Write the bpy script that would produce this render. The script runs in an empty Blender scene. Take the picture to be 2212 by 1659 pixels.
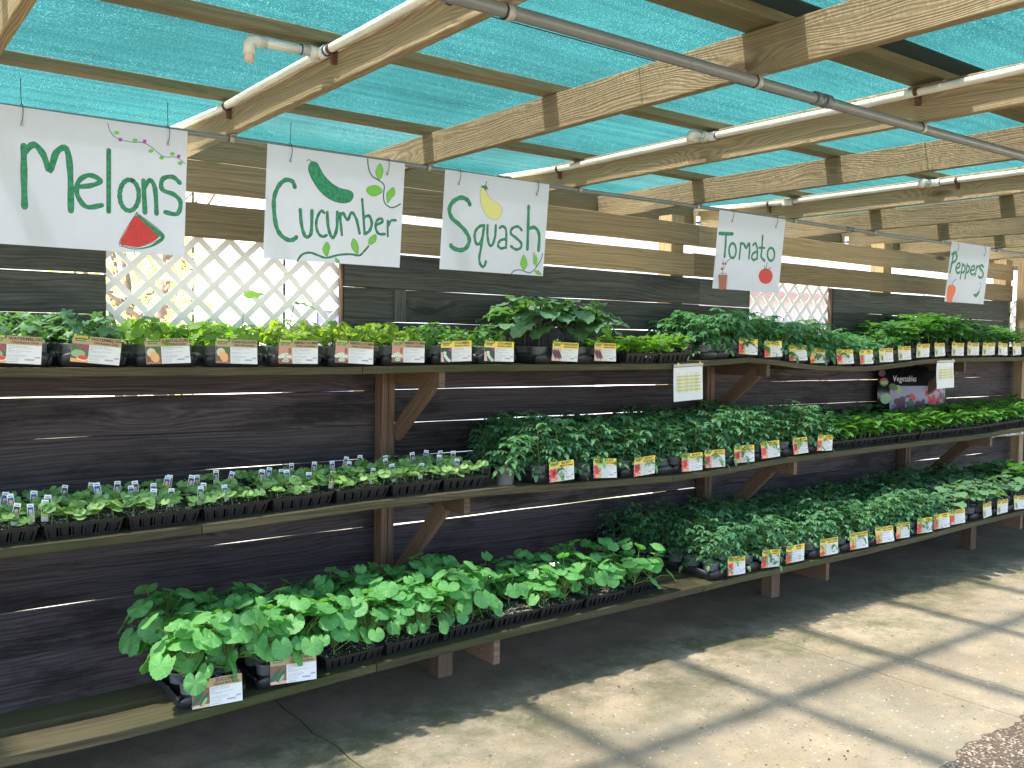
import bpy, math, random
from mathutils import Vector, Matrix, Euler
from math import sin, cos, pi, radians, sqrt, floor

scene = bpy.context.scene
COL = scene.collection

# ------------------------------------------------------------------ camera
def setup_camera():
    yaw, pit, rol = radians(36.75), radians(2.627), radians(0.884)
    c_, s_, cp, sp = cos(yaw), sin(yaw), cos(pit), sin(pit)
    F = Vector((s_*cp, c_*cp, -sp)); Rt = Vector((c_, -s_, 0)); U = Rt.cross(F)
    c, s = cos(rol), sin(rol)
    R = c*Rt + s*U; UU = -s*Rt + c*U
    cam = bpy.data.cameras.new('camera'); ob = bpy.data.objects.new('camera', cam); COL.objects.link(ob)
    cam.sensor_width = 36; cam.lens = 36*2001/2212
    cam.clip_start = 0.05; cam.clip_end = 2000
    m = Matrix((R, UU, -F)).transposed().to_4x4(); m.translation = Vector((0, 0, 1.7))
    ob.matrix_world = m
    scene.camera = ob
setup_camera()

# ------------------------------------------------------------------ light
SUN_DIR = Vector((0.42, -0.16, -1.0)).normalized()
def setup_light():
    w = bpy.data.worlds.new('World'); scene.world = w; w.use_nodes = True
    nt = w.node_tree; nt.nodes.clear()
    sky = nt.nodes.new('ShaderNodeTexSky'); sky.sky_type = 'NISHITA'; sky.sun_disc = False
    to = -SUN_DIR
    sky.sun_elevation = math.asin(to.z); sky.sun_rotation = math.atan2(to.x, to.y)
    sky.air_density = 1.0; sky.dust_density = 2.0; sky.ozone_density = 1.0
    bg = nt.nodes.new('ShaderNodeBackground'); bg.inputs['Strength'].default_value = 0.15
    out = nt.nodes.new('ShaderNodeOutputWorld')
    nt.links.new(sky.outputs[0], bg.inputs['Color']); nt.links.new(bg.outputs[0], out.inputs['Surface'])
    l = bpy.data.lights.new('sun', 'SUN'); l.energy = 4.0; l.angle = radians(2.4); l.color = (1, 0.93, 0.80)
    o = bpy.data.objects.new('sun', l); COL.objects.link(o)
    o.rotation_euler = SUN_DIR.to_track_quat('-Z', 'Y').to_euler()
    vs = scene.view_settings
    vs.view_transform = 'Standard'; vs.look = 'None'; vs.gamma = 1.0; vs.exposure = 2.5; vs.use_curve_mapping = False
    cy = scene.cycles
    cy.max_bounces = 8; cy.diffuse_bounces = 4; cy.transparent_max_bounces = 16; cy.transmission_bounces = 6
    cy.sample_clamp_indirect = 6; cy.caustics_reflective = False; cy.caustics_refractive = False
setup_light()

# ------------------------------------------------------------------ materials
class NT:
    def __init__(s, name):
        s.m = bpy.data.materials.new(name); s.m.use_nodes = True; s.t = s.m.node_tree; s.t.nodes.clear()
        s.out = s.t.nodes.new('ShaderNodeOutputMaterial')
    def n(s, kind, **kw):
        nd = s.t.nodes.new(kind)
        ins = kw.pop('ins', {})
        for k, v in kw.items(): setattr(nd, k, v)
        for k, v in ins.items():
            if isinstance(v, tuple) and len(v) == 2 and hasattr(v[0], 'outputs'): s.t.links.new(v[0].outputs[v[1]], nd.inputs[k])
            elif hasattr(v, 'outputs'): s.t.links.new(v.outputs[0], nd.inputs[k])
            else: nd.inputs[k].default_value = v
        return nd
    def surf(s, nd): s.t.links.new(nd.outputs[0], s.out.inputs['Surface']); return s.m
    def mix(s, fac, a, b, mode='MIX'):
        nd = s.t.nodes.new('ShaderNodeMix'); nd.data_type = 'RGBA'; nd.blend_type = mode
        for sock, v in ((nd.inputs['Factor'], fac), (nd.inputs[6], a), (nd.inputs[7], b)):
            if hasattr(v, 'outputs'): s.t.links.new(v.outputs[2] if v.bl_idname == 'ShaderNodeMix' else v.outputs[0], sock)
            elif isinstance(v, tuple) and hasattr(v[0], 'outputs'): s.t.links.new(v[0].outputs[v[1]], sock)
            else: sock.default_value = (v if not isinstance(v, tuple) or len(v) == 4 else (*v, 1))
        return nd
    def math(s, op, a, b=0.0, clamp=False):
        nd = s.t.nodes.new('ShaderNodeMath'); nd.operation = op; nd.use_clamp = clamp
        for i, v in enumerate((a, b)):
            if hasattr(v, 'outputs'): s.t.links.new(v.outputs[0], nd.inputs[i])
            elif isinstance(v, tuple): s.t.links.new(v[0].outputs[v[1]], nd.inputs[i])
            else: nd.inputs[i].default_value = v
        return nd
    def rng(s, v, a, b, c=0.0, d=1.0):
        nd = s.t.nodes.new('ShaderNodeMapRange')
        if isinstance(v, tuple): s.t.links.new(v[0].outputs[v[1]], nd.inputs[0])
        else: s.t.links.new(v.outputs[0], nd.inputs[0])
        for i, x in enumerate((a, b, c, d)): nd.inputs[i+1].default_value = x
        return nd
def col(nd): return (nd, 2)   # colour output of a Mix node
def L4(c): return (*c, 1)

def simple(name, c, rough=0.6, metal=0.0, spec=0.5, bump=0.0, bscale=200, var=0.0):
    t = NT(name)
    base = L4(c)
    p = t.n('ShaderNodeBsdfPrincipled', ins={'Base Color': base, 'Roughness': rough, 'Metallic': metal, 'Specular IOR Level': spec})
    if var or bump:
        tc = t.n('ShaderNodeTexCoord')
        nz = t.n('ShaderNodeTexNoise', ins={'Vector': (tc, 3), 'Scale': bscale, 'Detail': 3.0})
        if var:
            nz2 = t.n('ShaderNodeTexNoise', ins={'Vector': (tc, 3), 'Scale': 9.0, 'Detail': 5.0})
            f = t.rng(nz2, 0.3, 0.7)
            mx = t.mix(f, tuple(x*(1-var) for x in c), tuple(min(1, x*(1+var)) for x in c))
            t.t.links.new(mx.outputs[2], p.inputs['Base Color'])
        if bump:
            b = t.n('ShaderNodeBump', ins={'Height': nz, 'Strength': bump, 'Distance': 0.002})
            t.t.links.new(b.outputs[0], p.inputs['Normal'])
    return t.surf(p)

def wood(name, dark, light, knot=(0.05, 0.03, 0.02), algae=0.0, alg_col=(0.06, 0.09, 0.02), stain=0.0, axis=0, knots=1.0, rough=0.75, grain=0.5, gs=1.0, wv=0.32, wf=1.0):
    """weathered lumber; grain runs along object axis `axis`"""
    t = NT(name)
    tc = t.n('ShaderNodeTexCoord'); oi = t.n('ShaderNodeObjectInfo')
    off = t.n('ShaderNodeVectorMath', operation='SCALE', ins={0: (tc, 3), 'Scale': 1.0})
    cmb = t.n('ShaderNodeCombineXYZ', ins={0: t.math('MULTIPLY', (oi, 5), 37.0), 1: t.math('MULTIPLY', (oi, 5), 91.0), 2: t.math('MULTIPLY', (oi, 5), 53.0)})
    add = t.n('ShaderNodeVectorMath', operation='ADD', ins={0: off, 1: cmb})
    # knot field first : a sparse cell pattern that bends the grain round it
    sk = [1.3, 5.0, 5.0]; 
    if axis != 0: sk = [5.0, 5.0, 5.0]; sk[axis] = 1.3
    mk = t.n('ShaderNodeMapping', ins={'Vector': add, 'Scale': tuple(sk)})
    vor = t.n('ShaderNodeTexVoronoi', feature='F1', ins={'Vector': mk, 'Scale': 1.0, 'Randomness': 1.0})
    kd = t.rng((vor, 0), 0.0, 0.42, 1.0, 0.0)           # 1 at the knot centre
    # only some cells carry a knot
    sep = t.n('ShaderNodeSeparateColor', ins={0: (vor, 1)})
    has = t.math('GREATER_THAN', sep, 1.0-0.34*knots)
    kd2 = t.math('MULTIPLY', kd, has)
    bend = t.math('MULTIPLY', t.math('POWER', kd2, 1.5), 0.05)
    low = t.n('ShaderNodeTexNoise', ins={'Vector': t.n('ShaderNodeMapping', ins={'Vector': add, 'Scale': tuple(0.8 if i == axis else 5.0 for i in range(3))}), 'Scale': 1.0, 'Detail': 3.0})
    lowf = t.math('MULTIPLY', low, 0.10)
    bsum = t.math('ADD', bend, lowf)
    sx = t.n('ShaderNodeSeparateXYZ', ins={0: add})
    ax = [a for a in range(3) if a != axis]
    comb = t.n('ShaderNodeCombineXYZ', ins={0: (sx, axis), 1: t.math('ADD', (sx, ax[0]), bsum), 2: t.math('ADD', (sx, ax[1]), bsum)})
    g1 = t.n('ShaderNodeTexNoise', ins={'Vector': t.n('ShaderNodeMapping', ins={'Vector': comb, 'Scale': (1.1*gs, 75*gs, 75*gs)}), 'Scale': 1.0, 'Detail': 4.0, 'Roughness': 0.65})
    g2 = t.n('ShaderNodeTexWave', wave_type='BANDS', bands_direction='DIAGONAL', ins={'Vector': t.n('ShaderNodeMapping', ins={'Vector': comb, 'Scale': (0.10, 14.0, 14.0)}), 'Scale': 2.2*gs*wf, 'Distortion': 4.0, 'Detail': 4.0, 'Detail Scale': 1.0})
    gf = t.math('ADD', t.math('MULTIPLY', t.rng(g1, 0.3, 0.7), 1-wv), t.math('MULTIPLY', (g2, 1), wv))
    c = t.mix(gf, tuple(dark), tuple(light))
    # board to board tone
    ton = t.rng((oi, 5), 0, 1, 0.68, 1.30)
    tonc = t.n('ShaderNodeCombineColor', ins={0: ton, 1: ton, 2: ton})
    c = t.mix(1.0, col(c), tonc, 'MULTIPLY')
    if algae:
        na = t.n('ShaderNodeTexNoise', ins={'Vector': t.n('ShaderNodeMapping', ins={'Vector': add, 'Scale': tuple(1.2 if i == axis else 7.0 for i in range(3))}), 'Scale': 1.0, 'Detail': 5.0})
        fa = t.rng(na, 0.38, 0.68, 0.0, algae)
        c = t.mix(fa, col(c), tuple(alg_col))
    if stain:
        ns = t.n('ShaderNodeTexNoise', ins={'Vector': t.n('ShaderNodeMapping', ins={'Vector': add, 'Scale': tuple(1.1 if i == axis else 4.5 for i in range(3))}), 'Scale': 1.0, 'Detail': 8.0, 'Roughness': 0.7})
        fs = t.rng(ns, 0.5, 0.62, 0.0, stain)
        c = t.mix(fs, col(c), tuple(x*0.3 for x in dark))
    fk = t.math('MULTIPLY', t.rng(kd2, 0.62, 0.80), 0.85)
    c = t.mix(fk, col(c), tuple(knot))
    p = t.n('ShaderNodeBsdfPrincipled', ins={'Roughness': rough, 'Specular IOR Level': 0.25})
    t.t.links.new(c.outputs[2], p.inputs['Base Color'])
    b = t.n('ShaderNodeBump', ins={'Height': gf, 'Strength': grain, 'Distance': 0.003})
    t.t.links.new(b.outputs[0], p.inputs['Normal'])
    return t.surf(p)

def leaf_mat(name, c, var=0.25, trans=0.35, rough=0.5, tcol=None, vein='', coord_scale=60, yellow=0.985):
    t = NT(name)
    geo = t.n('ShaderNodeNewGeometry'); oi = t.n('ShaderNodeObjectInfo'); tc = t.n('ShaderNodeTexCoord')
    r = t.math('ADD', t.math('MULTIPLY', (geo, 8), 0.6), t.math('MULTIPLY', (oi, 5), 0.4))
    nz = t.n('ShaderNodeTexNoise', ins={'Vector': (tc, 3), 'Scale': coord_scale, 'Detail': 2.0})
    hi = tuple(min(1, x*(1+var)) for x in (c[0]*1.15, c[1], c[2]*0.8)); lo = tuple(x*(1-var) for x in (c[0]*0.8, c[1], c[2]*1.1))
    m = t.mix(r, lo, hi)
    m2 = t.mix(t.rng(nz, 0.35, 0.65, 0.0, 0.35), col(m), tuple(x*0.62 for x in c))
    # a few yellowed leaves
    yel = t.math('GREATER_THAN', (geo, 8), yellow)
    m3 = t.mix(t.math('MULTIPLY', yel, 0.6), col(m2), (0.30, 0.28, 0.04))
    if vein:
        sx = t.n('ShaderNodeSeparateXYZ', ins={0: (tc, 3)})
        if vein == 'radial':
            an = t.math('ARCTAN2', (sx, 1), (sx, 0))
            rr = t.math('SQRT', t.math('ADD', t.math('MULTIPLY', (sx, 0), (sx, 0)), t.math('MULTIPLY', (sx, 1), (sx, 1))))
            v1 = t.math('ABSOLUTE', t.math('SINE', t.math('MULTIPLY', an, 3.5)))
            v1 = t.math('MULTIPLY', v1, t.math('ADD', rr, 0.15))
            br = t.math('ABSOLUTE', t.math('SINE', t.math('ADD', t.math('MULTIPLY', rr, 14.0), t.math('MULTIPLY', t.math('ABSOLUTE', t.math('SINE', t.math('MULTIPLY', an, 3.5))), 4.0))))
            vf = t.math('MAXIMUM', t.rng(v1, 0.03, 0.10, 1.0, 0.0), t.rng(br, 0.0, 0.16, 0.45, 0.0))
        else:
            ay = t.math('ABSOLUTE', (sx, 1))
            br = t.math('ABSOLUTE', t.math('SINE', t.math('SUBTRACT', t.math('MULTIPLY', (sx, 0), 9.0), t.math('MULTIPLY', ay, 6.0))))
            vf = t.math('MAXIMUM', t.rng(ay, 0.012, 0.035, 1.0, 0.0), t.rng(br, 0.0, 0.14, 0.7, 0.0))
        m3 = t.mix(t.math('MULTIPLY', vf, 0.55), col(m3), tuple(min(1, x*1.7+0.03) for x in c))
        nz = t.math('SUBTRACT', nz, t.math('MULTIPLY', vf, 0.8))
    p = t.n('ShaderNodeBsdfPrincipled', ins={'Roughness': rough, 'Specular IOR Level': 0.4})
    t.t.links.new(m3.outputs[2], p.inputs['Base Color'])
    b = t.n('ShaderNodeBump', ins={'Height': nz, 'Strength': 0.35, 'Distance': 0.003}); t.t.links.new(b.outputs[0], p.inputs['Normal'])
    tr = t.n('ShaderNodeBsdfTranslucent')
    tm = t.mix(1.0, col(m3), tcol or (1.7, 1.6, 0.5), 'MULTIPLY'); t.t.links.new(tm.outputs[2], tr.inputs['Color'])
    mx = t.n('ShaderNodeMixShader', ins={0: trans}); t.t.links.new(p.outputs[0], mx.inputs[1]); t.t.links.new(tr.outputs[0], mx.inputs[2])
    return t.surf(mx)

M = {}
M['dark_wood'] = wood('dark_weathered_wood', (0.023, 0.018, 0.021), (0.106, 0.086, 0.093), knot=(0.02, 0.016, 0.018), stain=0.75, knots=0.8)
M['grey_wood'] = wood('grey_weathered_wood', (0.026, 0.028, 0.028), (0.100, 0.104, 0.098), knot=(0.02, 0.02, 0.018), stain=0.35, knots=0.8)
M['tan_wood'] = wood('tan_wood', (0.21, 0.150, 0.085), (0.42, 0.315, 0.195), algae=0.15, alg_col=(0.15, 0.15, 0.07), knots=0.8)
M['rafter'] = wood('rafter_wood', (0.155, 0.116, 0.068), (0.33, 0.262, 0.165), knot=(0.07, 0.04, 0.025), algae=0.10, alg_col=(0.22, 0.21, 0.12), knots=1.25, axis=0, grain=0.6, wv=0.5, wf=1.9)
M['purlin'] = wood('purlin_wood', (0.17, 0.14, 0.08), (0.32, 0.27, 0.17), algae=0.7, alg_col=(0.10, 0.13, 0.065), knots=0.7)
M['post'] = wood('post_wood', (0.080, 0.050, 0.034), (0.185, 0.120, 0.083), knots=0.5)
M['shelf'] = wood('shelf_wood', (0.036, 0.029, 0.017), (0.105, 0.084, 0.050), algae=0.9, alg_col=(0.036, 0.046, 0.013), stain=0.3, knots=0.4)
M['shelf2'] = wood('shelf_wood_dry', (0.030, 0.024, 0.016), (0.075, 0.060, 0.036), algae=0.5, alg_col=(0.07, 0.08, 0.02), stain=0.35, knots=0.5)
M['black'] = simple('black_plastic', (0.018, 0.019, 0.024), 0.42, spec=0.5)
M['flatblack'] = simple('black_flat_plastic', (0.016, 0.016, 0.018), 0.5)
M['soil'] = None
M['white_plastic'] = simple('white_plastic', (0.72, 0.72, 0.70), 0.35, var=0.06)
M['pvc'] = simple('pvc_pipe', (0.70, 0.70, 0.66), 0.35, var=0.10)
M['pvc_end'] = simple('pvc_fitting_end', (0.62, 0.50, 0.40), 0.45)
M['blue_glue'] = simple('blue_pipe_glue', (0.02, 0.05, 0.25), 0.4)
M['rust'] = simple('rusty_clamp', (0.10, 0.045, 0.03), 0.7)
M['conduit'] = simple('grey_conduit', (0.15, 0.165, 0.17), 0.38, spec=0.6, var=0.08)
M['conduit2'] = simple('grey_coupling', (0.11, 0.125, 0.14), 0.4)
M['strap'] = simple('clear_strap', (0.34, 0.34, 0.33), 0.3)
M['tie'] = simple('black_cable_tie', (0.012, 0.015, 0.017), 0.4)
M['tieg'] = simple('grey_tie_head', (0.35, 0.33, 0.32), 0.5)
M['vinyl'] = simple('lattice_vinyl', (0.82, 0.79, 0.83), 0.4)

def m_soil():
    t = NT('potting_soil'); tc = t.n('ShaderNodeTexCoord')
    v = t.n('ShaderNodeTexVoronoi', ins={'Vector': (tc, 3), 'Scale': 170.0, 'Randomness': 1.0})
    nz = t.n('ShaderNodeTexNoise', ins={'Vector': (tc, 3), 'Scale': 90.0, 'Detail': 4.0})
    sc = t.n('ShaderNodeSeparateColor', ins={0: (v, 1)})
    per = t.math('MULTIPLY', t.math('GREATER_THAN', sc, 0.80), t.math('LESS_THAN', (v, 0), 0.42))
    c = t.mix(nz, (0.012, 0.009, 0.007), (0.055, 0.04, 0.028))
    c = t.mix(per, col(c), (0.75, 0.72, 0.62))
    p = t.n('ShaderNodeBsdfPrincipled', ins={'Roughness': 0.9}); t.t.links.new(c.outputs[2], p.inputs['Base Color'])
    b = t.n('ShaderNodeBump', ins={'Height': (v, 0), 'Strength': 0.8, 'Distance': 0.004}); t.t.links.new(b.outputs[0], p.inputs['Normal'])
    return t.surf(p)
M['soil'] = m_soil()
def m_clearpot():
    t = NT('clear_pot_plastic')
    d = t.n('ShaderNodeBsdfPrincipled', ins={'Base Color': (0.34, 0.35, 0.39, 1), 'Roughness': 0.3})
    tr = t.n('ShaderNodeBsdfTranslucent', ins={'Color': (0.38, 0.39, 0.43, 1)})
    tp = t.n('ShaderNodeBsdfTransparent', ins={'Color': (0.85, 0.87, 0.9, 1)})
    a = t.n('ShaderNodeMixShader', ins={0: 0.35}); t.t.links.new(d.outputs[0], a.inputs[1]); t.t.links.new(tr.outputs[0], a.inputs[2])
    b = t.n('ShaderNodeMixShader', ins={0: 0.30}); t.t.links.new(a.outputs[0], b.inputs[1]); t.t.links.new(tp.outputs[0], b.inputs[2])
    return t.surf(b)
M['clear'] = m_clearpot()

def m_shadecloth():
    t = NT('teal_shade_cloth'); tc = t.n('ShaderNodeTexCoord')
    # knitted rows run along X
    mp = t.n('ShaderNodeMapping', ins={'Vector': (tc, 3), 'Scale': (95.0, 230.0, 1.0)})
    nz = t.n('ShaderNodeTexNoise', ins={'Vector': mp, 'Scale': 1.0, 'Detail': 3.0, 'Roughness': 0.7})
    nf = t.n('ShaderNodeTexNoise', ins={'Vector': (tc, 3), 'Scale': 210.0, 'Detail': 2.0})
    streak = t.n('ShaderNodeTexNoise', ins={'Vector': t.n('ShaderNodeMapping', ins={'Vector': (tc, 3), 'Scale': (0.35, 22.0, 1.0)}), 'Scale': 1.0, 'Detail': 4.0})
    c = t.mix(t.rng(streak, 0.3, 0.7), (0.0055, 0.034, 0.033), (0.013, 0.060, 0.057))
    c = t.mix(t.rng(nz, 0.35, 0.75), col(c), (0.003, 0.022, 0.023))
    c = t.mix(t.rng(nf, 0.60, 0.70, 0.0, 0.7), col(c), (0.06, 0.17, 0.17))
    wear = t.n('ShaderNodeTexNoise', ins={'Vector': (tc, 3), 'Scale': 0.9, 'Detail': 6.0, 'Roughness': 0.6})
    wv = t.rng(wear, 0.3, 0.7, 0.72, 1.25); c = t.mix(1.0, col(c), t.n('ShaderNodeCombineColor', ins={0: wv, 1: wv, 2: wv}), 'MULTIPLY')
    dif = t.n('ShaderNodeBsdfDiffuse'); t.t.links.new(c.outputs[2], dif.inputs['Color'])
    tr = t.n('ShaderNodeBsdfTranslucent'); cc = t.mix(1.0, col(c), (1.5, 1.6, 1.6), 'MULTIPLY'); t.t.links.new(cc.outputs[2], tr.inputs['Color'])
    a = t.n('ShaderNodeMixShader', ins={0: 0.72}); t.t.links.new(dif.outputs[0], a.inputs[1]); t.t.links.new(tr.outputs[0], a.inputs[2])
    # open knit : small holes, fewer seen at a slant
    holes = t.rng(t.math('ADD', t.math('MULTIPLY', nz, 0.5), t.math('MULTIPLY', nf, 0.5)), 0.44, 0.60, 0.16, 0.58)
    lw = t.n('ShaderNodeLayerWeight', ins={'Blend': 0.5})
    face = t.rng((lw, 1), 0.12, 0.48, 1.0, 0.045)
    fac = t.math('MULTIPLY', t.math('MULTIPLY', holes, t.rng(wear, 0.35, 0.65, 0.80, 1.22)), face)
    tp = t.n('ShaderNodeBsdfTransparent', ins={'Color': (1, 1, 1, 1)})
    b = t.n('ShaderNodeMixShader', ins={0: fac}); t.t.links.new(a.outputs[0], b.inputs[1]); t.t.links.new(tp.outputs[0], b.inputs[2])
    return t.surf(b)
M['cloth'] = m_shadecloth()
M['clothedge'] = simple('dark_folded_cloth', (0.01, 0.035, 0.035), 0.9)

def m_concrete():
    t = NT('worn_concrete'); tc = t.n('ShaderNodeTexCoord'); O = (tc, 3)
    big = t.n('ShaderNodeTexNoise', ins={'Vector': O, 'Scale': 0.9, 'Detail': 7.0, 'Roughness': 0.65})
    mid = t.n('ShaderNodeTexNoise', ins={'Vector': O, 'Scale': 4.0, 'Detail': 9.0, 'Roughness': 0.72})
    mid2 = t.n('ShaderNodeTexNoise', ins={'Vector': t.n('ShaderNodeMapping', ins={'Vector': O, 'Location': (7.0, 3.0, 1.0), 'Scale': (1.0, 2.2, 1.0)}), 'Scale': 2.6, 'Detail': 9.0, 'Roughness': 0.7})
    fine = t.n('ShaderNodeTexNoise', ins={'Vector': O, 'Scale': 75.0, 'Detail': 6.0, 'Roughness': 0.7})
    vor = t.n('ShaderNodeTexVoronoi', ins={'Vector': O, 'Scale': 58.0, 'Randomness': 1.0})
    sc = t.n('ShaderNodeSeparateColor', ins={0: (vor, 1)})
    c = t.mix(t.rng(big, 0.38, 0.62), (0.30, 0.235, 0.165), (0.47, 0.38, 0.275))
    c = t.mix(t.rng(mid, 0.42, 0.66, 0, 0.65), col(c), (0.215, 0.19, 0.145))
    c = t.mix(t.rng(mid2, 0.50, 0.66, 0, 0.55), col(c), (0.40, 0.295, 0.18))
    c = t.mix(t.rng(fine, 0.30, 0.70, 0, 0.5), col(c), (0.14, 0.12, 0.09))
    blot = t.n('ShaderNodeTexNoise', ins={'Vector': t.n('ShaderNodeMapping', ins={'Vector': O, 'Location': (3.0, 9.0, 2.0)}), 'Scale': 1.5, 'Detail': 5.0, 'Roughness': 0.6})
    c = t.mix(t.rng(blot, 0.50, 0.68, 0, 0.6), col(c), (0.20, 0.185, 0.145))
    near = t.math('LESS_THAN', (vor, 0), t.math('MULTIPLY', (sc, 1), 0.42))
    pf = t.math('MULTIPLY', near, t.math('GREATER_THAN', sc, 0.88))
    c = t.mix(t.math('MULTIPLY', pf, 0.6), col(c), (0.62, 0.56, 0.46))
    pd = t.math('MULTIPLY', near, t.math('LESS_THAN', sc, 0.20))
    c = t.mix(t.math('MULTIPLY', pd, 0.6), col(c), (0.11, 0.085, 0.06))
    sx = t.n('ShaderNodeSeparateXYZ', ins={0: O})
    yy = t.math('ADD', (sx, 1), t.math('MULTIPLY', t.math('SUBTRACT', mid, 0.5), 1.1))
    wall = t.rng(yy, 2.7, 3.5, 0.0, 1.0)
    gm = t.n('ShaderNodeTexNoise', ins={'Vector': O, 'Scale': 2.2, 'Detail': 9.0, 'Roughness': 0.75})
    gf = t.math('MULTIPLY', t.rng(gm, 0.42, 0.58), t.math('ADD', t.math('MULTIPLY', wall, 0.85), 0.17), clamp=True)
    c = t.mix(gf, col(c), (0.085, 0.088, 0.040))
    damp_shade = t.rng(yy, 3.25, 3.80, 0.0, 0.70)  # damp brown plus the shade before the shelves, painted into the colour
    c = t.mix(damp_shade, col(c), (0.165, 0.124, 0.090))
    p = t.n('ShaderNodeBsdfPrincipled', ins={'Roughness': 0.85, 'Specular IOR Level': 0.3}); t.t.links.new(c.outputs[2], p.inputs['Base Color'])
    h = t.math('ADD', t.math('MULTIPLY', fine, 0.7), t.math('MULTIPLY', mid, 1.0))
    b = t.n('ShaderNodeBump', ins={'Height': h, 'Strength': 0.6, 'Distance': 0.005}); t.t.links.new(b.outputs[0], p.inputs['Normal'])
    return t.surf(p)
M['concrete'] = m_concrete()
def m_aggregate():
    t = NT('exposed_aggregate'); tc = t.n('ShaderNodeTexCoord'); O = (tc, 3)
    vor = t.n('ShaderNodeTexVoronoi', ins={'Vector': O, 'Scale': 110.0, 'Randomness': 1.0}); sc = t.n('ShaderNodeSeparateColor', ins={0: (vor, 1)})
    big = t.n('ShaderNodeTexNoise', ins={'Vector': O, 'Scale': 3.0, 'Detail': 5.0})
    c = t.mix(sc, (0.07, 0.045, 0.03), (0.17, 0.12, 0.085))
    c = t.mix(t.math('MULTIPLY', t.math('GREATER_THAN', sc, 0.82), 0.8), col(c), (0.42, 0.35, 0.27))
    c = t.mix(t.rng(big, 0.4, 0.7, 0, 0.5), col(c), (0.05, 0.035, 0.025))
    p = t.n('ShaderNodeBsdfPrincipled', ins={'Roughness': 0.8}); t.t.links.new(c.outputs[2], p.inputs['Base Color'])
    b = t.n('ShaderNodeBump', ins={'Height': (vor, 0), 'Strength': 0.8, 'Distance': 0.004, }, invert=True); t.t.links.new(b.outputs[0], p.inputs['Normal'])
    return t.surf(p)
M['aggregate'] = m_aggregate()
def m_ground():
    t = NT('pale_sandy_ground'); tc = t.n('ShaderNodeTexCoord'); O = (tc, 3)
    a = t.n('ShaderNodeTexNoise', ins={'Vector': O, 'Scale': 0.5, 'Detail': 8.0}); b = t.n('ShaderNodeTexNoise', ins={'Vector': O, 'Scale': 12.0, 'Detail': 6.0})
    c = t.mix(t.rng(b, 0.3, 0.7), (0.42, 0.37, 0.28), (0.58, 0.53, 0.43)); c = t.mix(t.rng(a, 0.5, 0.6, 0, 0.7), col(c), (0.14, 0.19, 0.06))
    p = t.n('ShaderNodeBsdfPrincipled', ins={'Roughness': 0.95}); t.t.links.new(c.outputs[2], p.inputs['Base Color'])
    return t.surf(p)
M['ground'] = m_ground()
def m_paper(name, c=(0.78, 0.79, 0.84), trans=0.3):
    t = NT(name)
    tc = t.n('ShaderNodeTexCoord'); nz = t.n('ShaderNodeTexNoise', ins={'Vector': (tc, 3), 'Scale': 6.0, 'Detail': 3.0})
    m = t.mix(t.rng(nz, 0.3, 0.7, 0, 0.5), tuple(c), tuple(x*0.94 for x in c))
    d = t.n('ShaderNodeBsdfPrincipled', ins={'Roughness': 0.55}); t.t.links.new(m.outputs[2], d.inputs['Base Color'])
    tr = t.n('ShaderNodeBsdfTranslucent'); t.t.links.new(m.outputs[2], tr.inputs['Color'])
    a = t.n('ShaderNodeMixShader', ins={0: trans}); t.t.links.new(d.outputs[0], a.inputs[1]); t.t.links.new(tr.outputs[0], a.inputs[2])
    return t.surf(a)
M['board_white'] = m_paper('white_sign_board', (0.77, 0.81, 0.91), 0.42)
M['card_white'] = m_paper('white_card', (0.80, 0.80, 0.84), 0.15)
def m_marker():
    t = NT('green_marker'); tc = t.n('ShaderNodeTexCoord')
    nz = t.n('ShaderNodeTexNoise', ins={'Vector': (tc, 3), 'Scale': 55.0, 'Detail': 3.0})
    m = t.mix(t.rng(nz, 0.38, 0.62), (0.006, 0.17, 0.085), (0.02, 0.29, 0.16))
    p = t.n('ShaderNodeBsdfPrincipled', ins={'Roughness': 0.6}); t.t.links.new(m.outputs[2], p.inputs['Base Color']); return t.surf(p)
M['g'] = m_marker()
for k, c in dict(k=(0.03, 0.035, 0.04), v=(0.03, 0.12, 0.11), l=(0.16, 0.50, 0.06), m=(0.45, 0.03, 0.42), r=(0.55, 0.03, 0.035), y=(0.66, 0.66, 0.25), a=(0.75, 0.12, 0.03), b=(0.32, 0.10, 0.06),
                 kraft=(0.42, 0.29, 0.16), yellow=(0.80, 0.56, 0.05), txt=(0.06, 0.045, 0.04), txtg=(0.20, 0.20, 0.26), logo=(0.02, 0.16, 0.05), logoy=(0.75, 0.50, 0.05), pgreen=(0.07, 0.13, 0.05),
                 pmag=(0.45, 0.03, 0.15), pmelon=(0.25, 0.42, 0.22), pred=(0.65, 0.05, 0.06), porange=(0.80, 0.38, 0.12), pcream=(0.60, 0.52, 0.42), pbrown=(0.20, 0.09, 0.06), ppink=(0.55, 0.24, 0.20),
                 ppale=(0.55, 0.66, 0.55), pdark=(0.03, 0.05, 0.05), ppurple=(0.09, 0.03, 0.06), pblue=(0.03, 0.08, 0.30), plilac=(0.26, 0.25, 0.38), pwhite=(0.8, 0.8, 0.82), pnavy=(0.03, 0.035, 0.06), prose=(0.62, 0.40, 0.35), pzuke=(0.02, 0.10, 0.05), pred2=(0.5, 0.02, 0.03), yel2=(0.62, 0.58, 0.12)).items():
    M[k] = simple('print_'+k, c, 0.55)
M['banner'] = simple('black_banner', (0.012, 0.012, 0.016), 0.25, spec=0.6)
M['siding'] = simple('white_siding', (0.78, 0.78, 0.80), 0.5)
M['pinkwall'] = simple('pink_painted_wall', (0.75, 0.66, 0.69), 0.6)
M['pinktrim'] = simple('salmon_trim', (0.58, 0.34, 0.33), 0.6)
M['lilac'] = simple('lilac_door_paint', (0.33, 0.30, 0.62), 0.5)
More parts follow.
